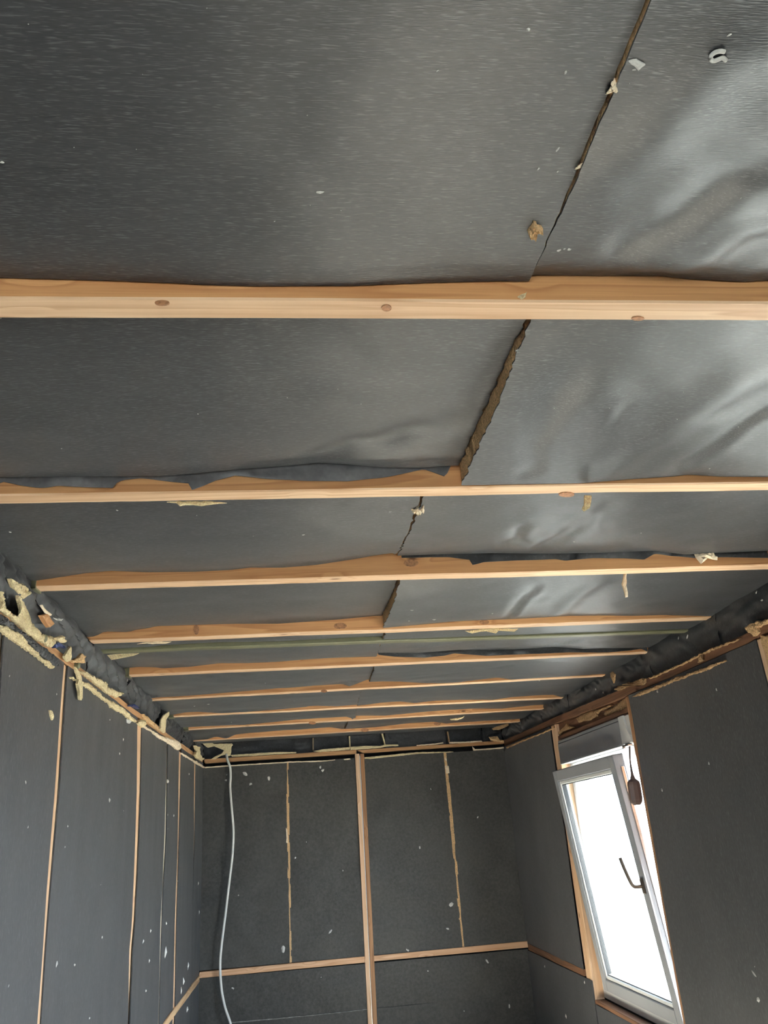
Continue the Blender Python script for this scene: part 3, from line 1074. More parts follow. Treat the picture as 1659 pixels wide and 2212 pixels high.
# ================================================================== CRUMPLED FELT ABOVE THE PLATES
bays = [YB + .01, -.28, .36, 1.02, 1.60, 2.22, 2.83, 3.47, 4.07, 4.66, 5.22, 5.74, YF]
for i in range(len(bays) - 1):
    y0, y1 = bays[i], bays[i + 1] + .012
    n, m = 26, max(12, int((y1 - y0) / .011))
    tt = np.linspace(0, 1, n)[:, None]
    yy = np.linspace(y0, y1, m)[None, :]
    zb = plate_z(PLATE_L, yy, 2) + .0016
    Z = zb + (2.306 - zb) * tt + 0 * yy
    ph = yy * 4.6 + 1.6 * vnoise(yy * 2.3, tt * 1.2, 300 + i) + tt * (1.3 * float(vnoise(i * 1.7, .5, 8)) + .5)
    ph2 = yy * 11 - tt * 2.2 + 1.8 * vnoise(yy * 5, tt * 2, 310 + i)
    fold = np.abs((ph % 1) - .42) * .050 + np.abs((ph2 % 1) - .5) * .010 + np.abs(vnoise(yy * 30, tt * 7, 330 + i)) * .005
    env = np.sin(np.pi * np.clip(tt * .88 + .1, 0, 1)) ** .8
    X = XL - .026 - .012 * tt + .024 * env + fold * env - .012
    slab('felt_flap', np.stack([X, yy + 0 * tt + .015 * env * vnoise(yy * 6, tt * 3, 340 + i), Z], -1), np.array([-.0025, 0, 0]), 'felt_scrap', wall_left)['label'] = 'crumpled black felt flap'
    if True:
        zb = plate_z(PLATE_R, yy, 2) + .0016
        Z = zb + (2.306 - zb) * tt + 0 * yy
        fold = np.abs(vnoise(yy * 4 + tt * 1.5, tt * 1.5 + yy, 400 + i)) * .016 + np.abs(vnoise(yy * 13 - tt * 4, tt * 4, 420 + i)) * .006
        X = XR + .022 + .010 * tt - .014 * env - fold * env
        slab('felt_flap', np.stack([X, yy + 0 * tt, Z], -1), np.array([.0025, 0, 0]), 'felt_scrap', wall_right)

# recessed black pockets over the far top plate, with their small upright dividers
spans = [(XL, 676, .050), (677.5, 754.5, .050), (757.5, 830, .048), (833, 964, .004), (967, 1044, .040), (1047, 1092, .03)]
for k, (ua, ub, dep) in enumerate(spans):
    xa_ = ua if ua < 0 else on_y(ua, 1605, YF)[0]
    xb_ = on_y(ub, 1605, YF)[0]
    t = np.linspace(0, 1, 24)[None, :]
    s = np.linspace(0, 1, 10)[:, None]
    X = xa_ + (min(xb_, XR) - xa_) * t + 0 * s
    Z = 2.172 + .14 * s + 0 * t
    Y = YF + dep + .006 * fbm(X * 7, Z * 12, 500 + k, 2) * (1 if dep > .01 else .2)
    slab('felt_panel', np.stack([X, Y, Z], -1), np.array([0, .006, 0]), 'felt_scrap', wall_far)
for k, (q, mt) in enumerate((([(753.5, 1590), (756.3, 1590), (757.5, 1615), (755, 1617)], 'wool_pale'), ([(823, 1580), (827, 1580), (833, 1609), (830.5, 1609)], 'wool_pale'),
                             ([(966, 1580), (968, 1580), (972, 1602), (969.5, 1602)], 'wool'), ([(675.3, 1594), (677.5, 1594), (677.5, 1620), (675.5, 1620)], 'board'), ([(1043.5, 1577), (1047, 1577), (1047, 1603), (1044.5, 1603)], 'felt_scrap'))):
    o = quad_beam('divider', px_y(q, YF - .001), np.array([0, .058, 0]), mt, wall_far, bev=.0008)

# ================================================================== TORN INSULATION (children of the walls)
def CA(pts):
    return [(u / 5.027, 1200 + v / 5.027) for u, v in pts]


def CB(pts):
    return [(80 + u / 5.184, 1350 + v / 5.184) for u, v in pts]


def CE(pts):
    return [(280 + u / 9.217, 1500 + v / 9.217) for u, v in pts]


def CW(pts):
    return [(1170 + u / 6.636, 1440 + v / 6.636) for u, v in pts]


def CR(pts):
    return [(1380 + u / 5.946, 1250 + v / 5.946) for u, v in pts]


def CF(pts):
    return [(420 + u / 7.54, 1560 + v / 7.54) for u, v in pts]


XLs = XL + .0135
strips = [
    ('wool_strip', CA([(0, 585), (15, 580), (10, 390), (18, 390), (50, 560), (80, 590), (130, 640), (215, 710), (255, 715), (200, 440), (250, 500), (290, 570), (345, 730), (440, 840), (500, 870), (580, 890), (600, 930), (580, 980), (540, 990), (470, 940), (400, 905), (300, 840), (220, 760), (150, 690), (60, 620), (0, 600)]), 'wool_pale'),
    ('wool_strip', CA([(0, 740), (40, 760), (120, 800), (200, 830), (260, 890), (300, 960), (350, 1010), (400, 1050), (450, 1120), (520, 1150), (590, 1215), (560, 1220), (480, 1150), (400, 1090), (330, 1040), (240, 980), (140, 910), (30, 825), (0, 800)]), 'wool_pale'),
    ('wool_strip', CB([(480, 510), (560, 540), (620, 570), (700, 610), (780, 650), (760, 680), (850, 720), (975, 770), (890, 810), (800, 770), (740, 720), (680, 670), (620, 620), (540, 560)]), 'wool_pale'),
    ('wool_strip', CB([(380, 580), (430, 610), (500, 640), (570, 650), (640, 710), (700, 760), (720, 800), (790, 840), (870, 870), (960, 930), (1020, 980), (1040, 1020), (1110, 1070), (1110, 1090), (1050, 1060), (960, 990), (830, 920), (800, 870), (690, 790), (600, 720), (520, 680), (430, 620)]), 'wool_pale'),
    ('wool_strip', CB([(1200, 1130), (1290, 1190), (1400, 1250), (1480, 1270), (1550, 1290), (1600, 1320), (1610, 1380), (1580, 1400), (1480, 1330), (1380, 1270), (1280, 1190), (1200, 1145)]), 'paper'),
    ('wool_strip', CB([(1190, 1000), (1250, 1040), (1330, 1110), (1400, 1180), (1390, 1195), (1300, 1130), (1210, 1060)]), 'wool'),
    ('wool_strip', CE([(1035, 1165), (1300, 1315), (1495, 1440), (1495, 1470), (1290, 1350), (1040, 1190)]), 'paper'),
    ('torn_felt', CA([(30, 650), (190, 790), (340, 910), (480, 1000), (620, 1110), (640, 1200), (590, 1200), (470, 1110), (400, 1040), (260, 880), (120, 790), (0, 730), (0, 640)]), 'felt_scrap'),
]
for k, (nm, pts, mt) in enumerate(strips):
    patch(nm, px_x(pts, XLs if nm != 'torn_felt' else XL + .0125), (1, 0, 0), mt, wall_left, .008, .0035, .006, .008, k)
# ragged rim of the low left rail
rs = []
# far wall: cut edges of the panels and the pale strip lying on the plate
fstr = [
    ([(443, 1656.5), (500, 1652.5), (621, 1645), (700, 1642.5), (724, 1640.6), (724, 1642), (700, 1644.8), (621, 1647.6), (500, 1655), (443, 1659.3)], 'paper'),
    ([(742, 1639.3), (756, 1638), (757, 1640.5), (744, 1642)], 'paper'),
    ([(787.6, 1635.6), (800, 1634.5), (858, 1629), (900, 1624.8), (971, 1623.4), (980, 1624), (971, 1625.5), (906, 1628), (860, 1633), (800, 1639), (787.8, 1639)], 'wool_pale'),
    ([(1020, 1612), (1024, 1618.5), (1060, 1616), (1088, 1613), (1089, 1616.5), (1060, 1619), (1023, 1621.5)], 'paper'),
    (CF([(590, 535), (800, 520), (1000, 505), (1330, 485), (1659, 485), (1659, 505), (1300, 520), (1000, 545), (610, 562)]), 'wool_pale'),
    ([(676, 1622.5), (700, 1618), (754, 1614), (756, 1619), (730, 1621.5), (690, 1624.5)], 'wool_pale'),
    ([(757, 1613), (790, 1611), (820, 1611.5), (832, 1608), (860, 1608), (861, 1611), (835, 1612.5), (815, 1616), (757, 1620)], 'wool_pale'),
    ([(900, 1609), (940, 1606), (957, 1603), (958, 1606), (930, 1609), (900, 1611)], 'paper'),
    ([(970, 1603), (1000, 1602), (1040, 1599.5), (1042, 1602), (1010, 1604.5), (971, 1606)], 'paper'),
    (CF([(90, 310), (170, 315), (270, 330), (320, 355), (430, 350), (610, 345), (625, 370), (600, 400), (600, 480), (585, 545), (545, 555), (500, 530), (430, 545), (340, 600), (270, 605), (330, 560), (440, 510), (540, 480), (565, 405), (480, 395), (400, 415), (380, 385), (290, 380), (220, 415), (190, 400)]), 'wool_pale'),
    ([(500, 2208.3), (560, 2203), (640, 2196), (740, 2186), (792.4, 2180), (792.4, 2181.2), (740, 2187.3), (640, 2197.5), (560, 2204.8), (500, 2210)], 'felt_line'),
]
for k, (pts, mt) in enumerate(fstr):
    patch('wool_strip' if mt != 'felt_line' else 'felt_edge', px_y(pts, YF - .014 if mt != 'felt_line' else YF - .012), (0, -1, 0), mt, wall_far, .010 if mt != 'felt_line' else .004, .0012, .003, .02, 40 + k)
# right wall strips and header patches
XRs = XR - .0135
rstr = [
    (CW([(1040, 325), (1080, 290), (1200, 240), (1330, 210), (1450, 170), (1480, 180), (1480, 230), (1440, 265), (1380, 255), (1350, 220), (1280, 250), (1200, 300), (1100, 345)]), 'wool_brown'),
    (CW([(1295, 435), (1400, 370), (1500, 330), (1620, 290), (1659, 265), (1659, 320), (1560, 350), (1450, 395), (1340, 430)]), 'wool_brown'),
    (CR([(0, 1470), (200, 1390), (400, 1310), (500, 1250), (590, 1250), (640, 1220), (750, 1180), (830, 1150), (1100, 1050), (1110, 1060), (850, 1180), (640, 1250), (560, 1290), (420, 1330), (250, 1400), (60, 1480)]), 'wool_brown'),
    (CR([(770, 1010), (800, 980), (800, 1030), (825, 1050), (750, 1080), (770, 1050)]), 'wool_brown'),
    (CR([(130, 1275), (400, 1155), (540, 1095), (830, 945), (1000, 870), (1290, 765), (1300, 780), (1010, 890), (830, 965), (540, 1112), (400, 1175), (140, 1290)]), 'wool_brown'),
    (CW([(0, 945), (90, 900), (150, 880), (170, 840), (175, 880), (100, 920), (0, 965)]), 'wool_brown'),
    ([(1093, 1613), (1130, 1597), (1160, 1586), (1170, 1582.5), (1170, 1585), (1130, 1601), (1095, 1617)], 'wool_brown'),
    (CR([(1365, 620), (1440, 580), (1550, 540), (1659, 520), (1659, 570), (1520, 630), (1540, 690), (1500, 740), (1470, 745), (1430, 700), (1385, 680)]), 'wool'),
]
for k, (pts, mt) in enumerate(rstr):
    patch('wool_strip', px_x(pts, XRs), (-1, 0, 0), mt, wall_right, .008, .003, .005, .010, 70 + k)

# ================================================================== WINDOWS
YS0, YS1 = 3.92, 4.915


def frame_bars(bm, x0, x1, y0, y1, z0, z1, w, bev=.003, M=None):
    n0 = len(bm.verts)
    box_bm(bm, x0, x1, y0, y0 + w, z0, z1, bev)
    box_bm(bm, x0, x1, y1 - w, y1, z0, z1, bev)
    box_bm(bm, x0, x1, y0 + w, y1 - w, z0, z0 + w, bev)
    box_bm(bm, x0, x1, y0 + w, y1 - w, z1 - w, z1, bev)


def make_window(idx, y0, tilt):
    dy = y0 - W1[0]
    y1 = y0 + W1[1] - W1[0]
    root = empty('window_%d' % idx, (XR + .06, (y0 + y1) / 2, .66), kind='structure')
    bm = bmesh.new()
    frame_bars(bm, XR + .055, XR + .125, y0 + .002, y1 - .002, .650, 1.885, .050)
    bm_obj('outer_frame', bm, 'pvc', root)
    bm = bmesh.new()     # shutter guide rails outside the glass
    box_bm(bm, XR + .13, XR + .16, y1 - .085, y1 - .03, .66, 1.885, .003)
    box_bm(bm, XR + .13, XR + .16, y0 + .03, y0 + .085, .66, 1.885, .003)
    bm_obj('shutter_guide', bm, 'pvc', root)
    # sash, leaning in about its foot
    hx, hz = XR + .050, .690
    M = Matrix.Translation((hx, 0, hz)) @ Matrix.Rotation(-tilt, 4, 'Y') @ Matrix.Translation((-hx, 0, -hz))
    a, b, zt = YS0 + dy, YS1 + dy, 1.852
    sash = None

    def part(nm, bm, mt, par):
        bmesh.ops.transform(bm, matrix=M, verts=bm.verts[:])
        return bm_obj(nm, bm, mt, par)
    bm = bmesh.new()
    frame_bars(bm, hx, hx + .058, a, b, hz, zt, .062, .004)
    sash = part('sash', bm, 'pvc_grey', root)
    bm = bmesh.new()
    frame_bars(bm, hx + .008, hx + .040, a + .0625, b - .0625, hz + .0625, zt - .0625, .020, .003)
    part('glazing_bead', bm, 'pvc', sash)
    bm = bmesh.new()
    frame_bars(bm, hx + .014, hx + .038, a + .083, b - .083, hz + .083, zt - .083, .004, .0005)
    part('gasket', bm, 'gasket', sash)
    bm = bmesh.new()
    box_bm(bm, hx + .022, hx + .027, a + .084, b - .084, hz + .084, zt - .084)
    part('glass_pane', bm, 'glass', sash)
    # hardware groove on the side of the sash
    bm = bmesh.new()
    box_bm(bm, hx + .030, hx + .046, a - .004, a + .001, hz + .06, zt - .06, .001)
    part('lock_strip', bm, 'chrome', sash)
    # handle: rose plate, neck, lever
    hy, hzz = a + .030, 1.262
    bm = bmesh.new()
    box_bm(bm, hx - .010, hx + .001, hy - .014, hy + .014, hzz - .035, hzz + .035, .005)
    h = part('handle', bm, 'bronze', sash)
    bm = bmesh.new()
    tube_bm(bm, spline([(hx - .005, hy, hzz), (hx - .035, hy, hzz + .002), (hx - .052, hy, hzz + .012), (hx - .062, hy, hzz + .045), (hx - .072, hy, hzz + .095), (hx - .078, hy, hzz + .135)], 5), .0085, 8)
    bmesh.ops.transform(bm, matrix=M, verts=bm.verts[:])
    # lever joins the rose: one handle mesh
    lev = bm_obj('lever', bm, 'bronze', sash, True)
    # timber round the opening
    for q, mt, lab in (((XR + .002, XR + .06, y1 + .004, y1 + .098, .63, float(min(plate_z(PLATE_R, y1 + .004, 1), plate_z(PLATE_R, y1 + .098, 1))) - .002), 'pine_z', 'far side'), ((XR - .001, XR + .06, y0 - .034, y0 - .002, .0, float(plate_z(PLATE_R, y0 - .034, 1)) - .002), 'brown_z', 'near side')):
        box('jamb_timber', q, mt, root, .003)
    box('sill_timber', (XR + .000, XR + .055, y0, y1, .608, .644), 'brown_y', root, .003)
    bm = bmesh.new()
    box_bm(bm, XR + .006, XR + .022, y0 - .002, y1 + .002, 2.030, 2.052, .002)
    za, zb2 = [float(plate_z(PLATE_R, y, 1)) - .002 for y in (y0 - .002, y1 + .002)]
    vv = [bm.verts.new(p) for x in (XR + .022, XR + .06) for p in ((x, y0 - .002, 2.026), (x, y1 + .002, 2.026), (x, y1 + .002, zb2), (x, y0 - .002, za))]
    for f in ((0, 1, 2, 3), (7, 6, 5, 4), (0, 4, 5, 1), (1, 5, 6, 2), (2, 6, 7, 3), (3, 7, 4, 0)):
        bm.faces.new([vv[i] for i in f])
    bm_obj('header_board', bm, 'brown_y', root)
    return root


def make_shutter_box(y0, label):
    y1 = y0 + W1[1] - W1[0] - .004
    ye = y0 + .125
    sbx = empty('shutter_box', (XR + .05, (y0 + y1) / 2, 1.888), label, 'shutter box')
    bm = bmesh.new()
    box_bm(bm, XR - .004, XR + .004, ye, y1, 1.890, 2.003, .002)
    bm_obj('front_panel', bm, 'pvc_grey', sbx)
    bm = bmesh.new()
    box_bm(bm, XR - .001, XR + .006, ye, y1, 2.005, 2.022, .002)
    bm_obj('top_strip', bm, 'pvc_grey', sbx)
    bm = bmesh.new()
    box_bm(bm, XR + .004, XR + .125, y0 + .004, y1, 1.886, 1.892, .001)
    box_bm(bm, XR - .004, XR + .012, ye, y1, 1.884, 1.890, .001)
    bm_obj('underside', bm, 'pvc', sbx)
    box('casing', (XR + .0065, XR + .124, y0 + .006, y1, 1.893, 2.020), 'pvc', sbx)
    # end cap with a bowed near edge
    bm = bmesh.new()
    prof = [(ye, 1.890), (ye, 2.022), (ye - .060, 2.022), (ye - .066, 1.99), (ye - .082, 1.955), (ye - .108, 1.925), (ye - .116, 1.890)]
    f = [bm.verts.new((XR - .005, y, z)) for y, z in prof]
    bk = [bm.verts.new((XR + .006, y, z)) for y, z in prof]
    bm.faces.new(f)
    bm.faces.new(bk[::-1])
    for i in range(len(f)):
        bm.faces.new((f[i], bk[i], bk[(i + 1) % len(f)], f[(i + 1) % len(f)]))
    bm_obj('end_cap', bm, 'pvc', sbx)
    bm = bmesh.new()
    box_bm(bm, XR - .012, XR + .012, ye - .085, ye - .012, 1.876, 1.8855, .002)
    box_bm(bm, XR - .014, XR - .004, ye - .03, ye - .014, 1.868, 1.886, .002)
    bm_obj('strap_guide', bm, 'chrome', sbx)
    return sbx


make_window(1, W1[0], .104)
make_window(2, W2[0], .0)
w3 = empty('window_3', ((BX0 + BX1) / 2, YB - .03, BZ0), kind='structure')  # unseen window, added to brighten the joist flanks and the right wall
bm = bmesh.new()
for q in ((BX0 + .002, BX0 + .05, BZ0, BZ), (BX1 - .05, BX1 - .002, BZ0, BZ), (BX0 + .05, BX1 - .05, BZ0 + .002, BZ0 + .05), (BX0 + .05, BX1 - .05, BZ - .05, BZ - .002)):
    box_bm(bm, q[0], q[1], YB - .045, YB - .005, q[2], q[3], .003)
bm_obj('outer_frame', bm, 'pvc', w3)
box('glass_pane', (BX0 + .05, BX1 - .05, YB - .028, YB - .023, BZ0 + .05, BZ - .05), 'glass', w3)
make_shutter_box(W1[0], 'grey roller shutter box with pale end cap above the tilted window')
make_shutter_box(W2[0], 'grey roller shutter box above the closed window nearer the end wall behind')
# torn wool over the header of the window
w1 = bpy.data.objects['window_1']
for k, pts in enumerate([CW([(240, 990), (240, 940), (330, 850), (355, 800), (380, 850), (465, 865), (400, 900), (300, 930), (270, 985)]),
                         CW([(490, 740), (600, 680), (720, 630), (850, 600), (980, 545), (1030, 560), (930, 600), (830, 640), (800, 680), (810, 710), (740, 740), (700, 775), (600, 780), (530, 805), (520, 770)]),
                         CW([(890, 690), (910, 640), (1000, 600), (1100, 520), (1190, 460), (1290, 410), (1295, 440), (1260, 480), (1275, 560), (1200, 610), (1120, 640), (1000, 680), (920, 715)])]):
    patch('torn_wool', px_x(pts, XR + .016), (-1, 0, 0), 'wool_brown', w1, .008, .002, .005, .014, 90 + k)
w2 = bpy.data.objects['window_2']
patch('torn_wool', px_x(CR([(1555, 730), (1659, 750), (1700, 1180), (1640, 1000), (1600, 850)]), XR - .003), (-1, 0, 0), 'wool', w2, .006, .002, .004, .02, 99)
# product sticker on the far reveal of the open window: three pale and grey bars
for k, (ya, za, zb_, mt) in enumerate(((4.890, 1.30, 1.335, 'pvc_grey'), (4.890, 1.24, 1.285, 'pvc_grey'), (4.890, 1.18, 1.225, 'bronze'))):
    pass

# pull cord hanging from the shutter box
p0 = on_x(1360, 1612, XR - .012)
p1 = on_x(1366, 1676, XR - .030)
p2 = on_x(1376, 1739, XR - .034)
pc = empty('pull_cord', tuple(p2), 'brown oblong cord grip hanging from shutter box beside the tilted window', 'cord')
bm = bmesh.new()
tube_bm(bm, spline([p0, (p0 + p1) / 2 + np.array([-.004, 0, 0]), p1], 5), [.004, .004, .004, .004, .0045, .005, .005, .0055, .006, .007, .009], 8)
bm_obj('cord', bm, 'brown_plastic', pc, True)
bm = bmesh.new()
axis = p2 - p1
prof = [(0, .009), (.10, .013), (.20, .028), (.30, .031), (.80, .031), (.92, .026), (1.0, .016)]
rings = []
for t, r in prof:
    c = p1 + axis * t
    ring = []
    for k in range(10):
        a = 2 * math.pi * k / 10
        dx, dyy = math.cos(a), math.sin(a)
        q = (abs(dx) ** 3 + abs(dyy) ** 3) ** (-1 / 3)
        ring.append(bm.verts.new(c + np.array([dx * q * r, dyy * q * r * .55, 0])))
    rings.append(ring)
for A, B in zip(rings[:-1], rings[1:]):
    for k in range(10):
        bm.faces.new((A[k], A[(k + 1) % 10], B[(k + 1) % 10], B[k]))
bm.faces.new(rings[0])
bm.faces.new(rings[-1][::-1])
bm_obj('grip', bm, 'brown_plastic', pc)

# ================================================================== WHITE CABLE
cp = [(489, 1629, 6.29), (491.6, 1642, 6.275), (497, 1658, 6.27), (498, 1679, 6.268), (497, 1700, 6.268), (500, 1742, 6.262), (504, 1793, 6.255), (502, 1848, 6.25),
      (494.5, 1911, 6.25), (487, 1974, 6.25), (479, 2037, 6.252), (475.5, 2080, 6.255), (477.6, 2130, 6.255), (485, 2172, 6.25), (498, 2212, 6.24), (512, 2270, 6.23), (508, 2330, 6.22)]
pts = [on_y(u, v, y) for u, v, y in cp]
pts.append(np.array([pts[-1][0] - .03, 6.15, .012]))
pts.append(np.array([pts[-1][0] - .10, 5.95, .012]))
bm = bmesh.new()
tube_bm(bm, spline(pts, 8), .0088, 10)
tag(bm_obj('cable', bm, 'cable_white', None, True), 'white electric cable hanging down the far wall from its torn corner', 'cable')

# ================================================================== LOOSE SCRAPS
def scrap(name, plane_pts, nrm, mt, label, cat='scrap', thick=.004, puff=.004, seed=0, rag=.0012, group=None):
    o = patch(name, plane_pts, nrm, mt, None, thick, rag, puff, .012, 200 + seed)
    return tag(o, label, cat, group)


XS = XL + .022
scrap('wool_tuft', px_x(CA([(120, 250), (170, 290), (250, 300), (265, 340), (240, 360), (300, 375), (310, 420), (265, 470), (210, 430), (190, 400), (150, 340)]), XL + .005), (1, 0, 0), 'wool_pale', 'pale wool tuft against the olive shoe of the seventh joist', 'tuft', .01, .012, 1)
scrap('wood_chip', px_x(CA([(460, 650), (520, 630), (565, 700), (595, 740), (545, 780), (500, 720)]), XS), (1, 0, 0), 'pine_y', 'orange wood block poking from crumpled felt above the left wall', 'wood', .012, .002, 2, 0)
scrap('paper_strip', px_x(CA([(440, 540), (460, 535), (500, 590), (565, 640), (555, 655), (490, 620)]), XS), (1, 0, 0), 'paper', 'pale bent paper strip above the orange wood block', 'paper', .003, .002, 3)
scrap('paper_strip', px_x(CA([(585, 675), (640, 685), (690, 690), (670, 710), (620, 705)]), XS), (1, 0, 0), 'lint', 'small white paper curl beside the orange wood block', 'paper', .003, .002, 4)
scrap('wool_tuft', px_x(CA([(610, 890), (680, 870), (685, 900), (720, 940), (660, 950), (620, 910)]), XS), (1, 0, 0), 'wool_pale', 'frayed wool tuft just above the blue plastic clip', 'tuft', .008, .008, 5)
scrap('wood_splinter', px_x(CA([(700, 1090), (770, 985), (770, 1140), (740, 1155), (700, 1110)]), XS), (1, 0, 0), 'wool_pale', 'pointed pale splinter standing up from the left top plate', 'splinter', .006, .003, 6)
scrap('wood_splinter', px_x(CA([(780, 1140), (850, 1110), (890, 1065), (930, 1090), (910, 1130), (920, 1165), (860, 1165), (800, 1160)]), XS), (1, 0, 0), 'wool', 'jagged orange splinter next to the pointed splinter on left plate', 'splinter', .008, .005, 7)
scrap('wool_strand', px_x(CB([(430, 470), (470, 520), (500, 590), (480, 640), (500, 760), (510, 790), (500, 835), (480, 830), (470, 740), (450, 650), (470, 610), (440, 530)]), XS), (1, 0, 0), 'wool_pale', 'long ragged wool strand dangling over the left wall', 'strand', .006, .004, 8, .003)
scrap('wool_block', px_x(CB([(1150, 1060), (1210, 1065), (1215, 1130), (1185, 1150), (1130, 1100)]), XS - .01), (1, 0, 0), 'wool_pale', 'square yellowish wool lump at the top of the fourth stud', 'lump', .01, .008, 9)
scrap('wood_sliver', px_x(CB([(1390, 1060), (1420, 1010), (1480, 970), (1475, 1020), (1410, 1110), (1440, 1200), (1420, 1210), (1380, 1170)]), XS), (1, 0, 0), 'wool_pale', 'forked pale wood sliver leaning by the third joist end', 'sliver', .006, .003, 10, 0)
scrap('wool_tuft', px_x(CE([(1300, 1020), (1340, 1040), (1400, 1050), (1390, 1100), (1380, 1160), (1420, 1210), (1420, 1250), (1475, 1265), (1470, 1300), (1430, 1330), (1340, 1270), (1300, 1200), (1330, 1120)]), XS), (1, 0, 0), 'wool_pale', 'ragged wool clump in far left corner above the top plate', 'tuft', .012, .008, 11)
scrap('plaster_lump', px_x([(274, 1554), (279, 1553), (282, 1558), (280, 1563), (275, 1561)], XL + .006), (1, 0, 0), 'lint', 'round white plaster blob on left wall felt near the fourth stud', 'lump', .006, .006, 12)
scrap('wool_tuft', px_x([(108, 1534), (112, 1535), (114.5, 1548), (113, 1556), (110, 1546)], XL + .006), (1, 0, 0), 'wool_pale', 'small yellow wool tuft stuck on felt between fifth and fourth studs', 'tuft', .005, .005, 13)
for k, (pts, lab) in enumerate(((CA([(605, 965), (640, 940), (715, 985), (705, 1008), (650, 985), (610, 1005)]), 'dark blue plastic clip above the top plate by the fifth stud'),
                                (CE([(10, 215), (90, 185), (200, 260), (190, 290), (90, 235), (20, 240)]), 'dark blue plastic clip above the top plate by the fourth stud'))):
    scrap('plastic_clip', px_x(pts, XS), (1, 0, 0), 'blue_plastic', lab, 'clip', .012, .003, 20 + k, 0)
for k, (c, lab) in enumerate((((90, 1379), 'olive bolt end on left top plate by the sixth stud'), ((163.5, 1437), 'olive bolt end on left top plate by the fifth stud'))):
    p = on_x(*c, XL + .006)
    bm = bmesh.new()
    tube_bm(bm, [p + np.array([-.004, 0, 0]), p + np.array([.010, 0, 0]), p + np.array([.014, 0, 0])], [.012, .012, .007], 10)
    tag(bm_obj('bolt_end', bm, 'olive', None), lab, 'bolt')


def hang(k, pts, dy, mt, label, name, **kw):
    P = JP[k]
    scrap(name, [P.hit(u, v, dy) for u, v in pts], (0, -1, 0), mt, label, **kw)


def CM(pts):
    return [(830 + u / 2.0, 950 + v / 2.0) for u, v in pts]


hang(2, CM([(865, 240), (895, 240), (880, 275), (888, 292), (865, 308), (855, 297), (868, 275)]), JW + .006, 'wool_pale', 'ragged wool strand hanging under the eighth joist', 'wool_strand', cat='strand', seed=30)
hang(3, CM([(1035, 578), (1047, 578), (1042, 610), (1050, 650), (1053, 678), (1042, 680), (1037, 640), (1026, 622), (1033, 600)]), JW + .006, 'paper', 'pale wood strand hanging under the seventh joist', 'wood_strand', cat='strand', seed=31)
hang(3, CM([(1335, 490), (1370, 483), (1410, 485), (1440, 520), (1400, 510), (1370, 535), (1350, 510)]), -.012, 'paper', 'crumpled cream paper scrap stuck on side of the seventh joist', 'paper_scrap', cat='paper', seed=32, puff=.010)
hang(2, [(360, 1084), (380, 1086), (388, 1092), (400, 1090), (425, 1089), (435, 1092), (460, 1088), (490, 1085), (450, 1082)], JW + .004, 'wool_pale', 'fringe of pale wool along the underside of the eighth joist', 'wool_fringe', cat='fringe', seed=33)
hang(4, [(1005, 1363), (1020, 1368), (1030, 1366), (1045, 1362), (1065, 1362), (1072, 1368), (1078, 1361), (1104, 1360), (1112, 1364), (1120, 1358), (1060, 1357)], JW + .004, 'wool_pale', 'shredded wool fringe along the underside of the sixth joist', 'wool_fringe', cat='fringe', seed=34)
hang(4, [(296, 1391), (310, 1389), (330, 1391), (345, 1388), (358, 1390), (370, 1386), (330, 1385)], JW + .004, 'paper', 'short shredded fringe under the sixth joist near the left wall', 'wool_fringe', cat='fringe', seed=35)
hang(1, [(1118, 640), (1128, 641), (1137, 633), (1138, 630), (1135, 641), (1128, 645)], -.004, 'wool_pale', 'thin curled wood shaving on side of the ninth joist', 'wood_shaving', cat='shaving', seed=36, puff=.002, thick=.002, rag=.0003)
hang(8, [(972, 1553), (985, 1551), (1000, 1549), (1004, 1546), (1000, 1551), (988, 1556), (974, 1556)], JW + .004, 'wool_pale', 'pale wool tatter under the second joist from the far wall', 'wool_fringe', cat='fringe', seed=37)
hang(7, [(776, 1532), (786, 1530), (781, 1544), (778, 1545)], .52, 'wool', 'short wood peg between the third and second joists', 'wood_peg', cat='peg', seed=38, rag=0)
hang(8, [(755, 1535), (772, 1533), (772, 1540), (762, 1554), (756, 1549)], -.012, 'felt_pale', 'folded felt tab at the seam by the second joist', 'felt_tab', cat='felt', seed=39, rag=0)
scrap('paper_strip', [SP.hit(u, v, SW + .004) for u, v in [(231, 1415), (260, 1412), (300, 1411), (288, 1416), (262, 1421), (240, 1425)]], (0, -1, 0), 'wool_pale', 'pale wood wedge under the left end of the steel channel', 'wedge', .006, .002, 40, 0)
scrap('wool_flap', px_y([(1056, 1592), (1074, 1590), (1077, 1598), (1090, 1600), (1095, 1606), (1075, 1602), (1060, 1599)], YF - .03), (0, -1, 0), 'wool', 'beige wool flap lying on far plate near the window wall', 'wool', .008, .006, 41)
scrap('wool_flap', [JP[9].hit(u, v, JW + .10) for u, v in [(1063, 1574), (1075, 1568), (1098, 1562), (1100, 1567), (1080, 1576), (1066, 1577)]], (0, -1, 0), 'wool_brown', 'dull wool flap hanging from right end of the first joist', 'wool', .006, .005, 42)
scrap('wool_tuft', px_x(CW([(980, 95), (1010, 70), (1050, 110), (1045, 190), (1030, 240), (1015, 200), (1000, 140)]), XR - .03), (-1, 0, 0), 'wool_brown', 'leaf shaped wool tuft on dark felt above the window wall plate', 'tuft', .005, .004, 43)

# pieces resting on the ceiling felt: found by looking along the line of sight and built on the surface hit
bpy.context.view_layer.update()
dg = bpy.context.evaluated_depsgraph_get()


def surf(u, v):
    d = Vector(ray(u, v)).normalized()
    hit, loc, nrm, fi, ob, mt = scene.ray_cast(dg, Vector(EYE), d)
    if not hit:
        return None
    if nrm.dot(d) > 0:
        nrm = -nrm
    return loc, nrm, ob


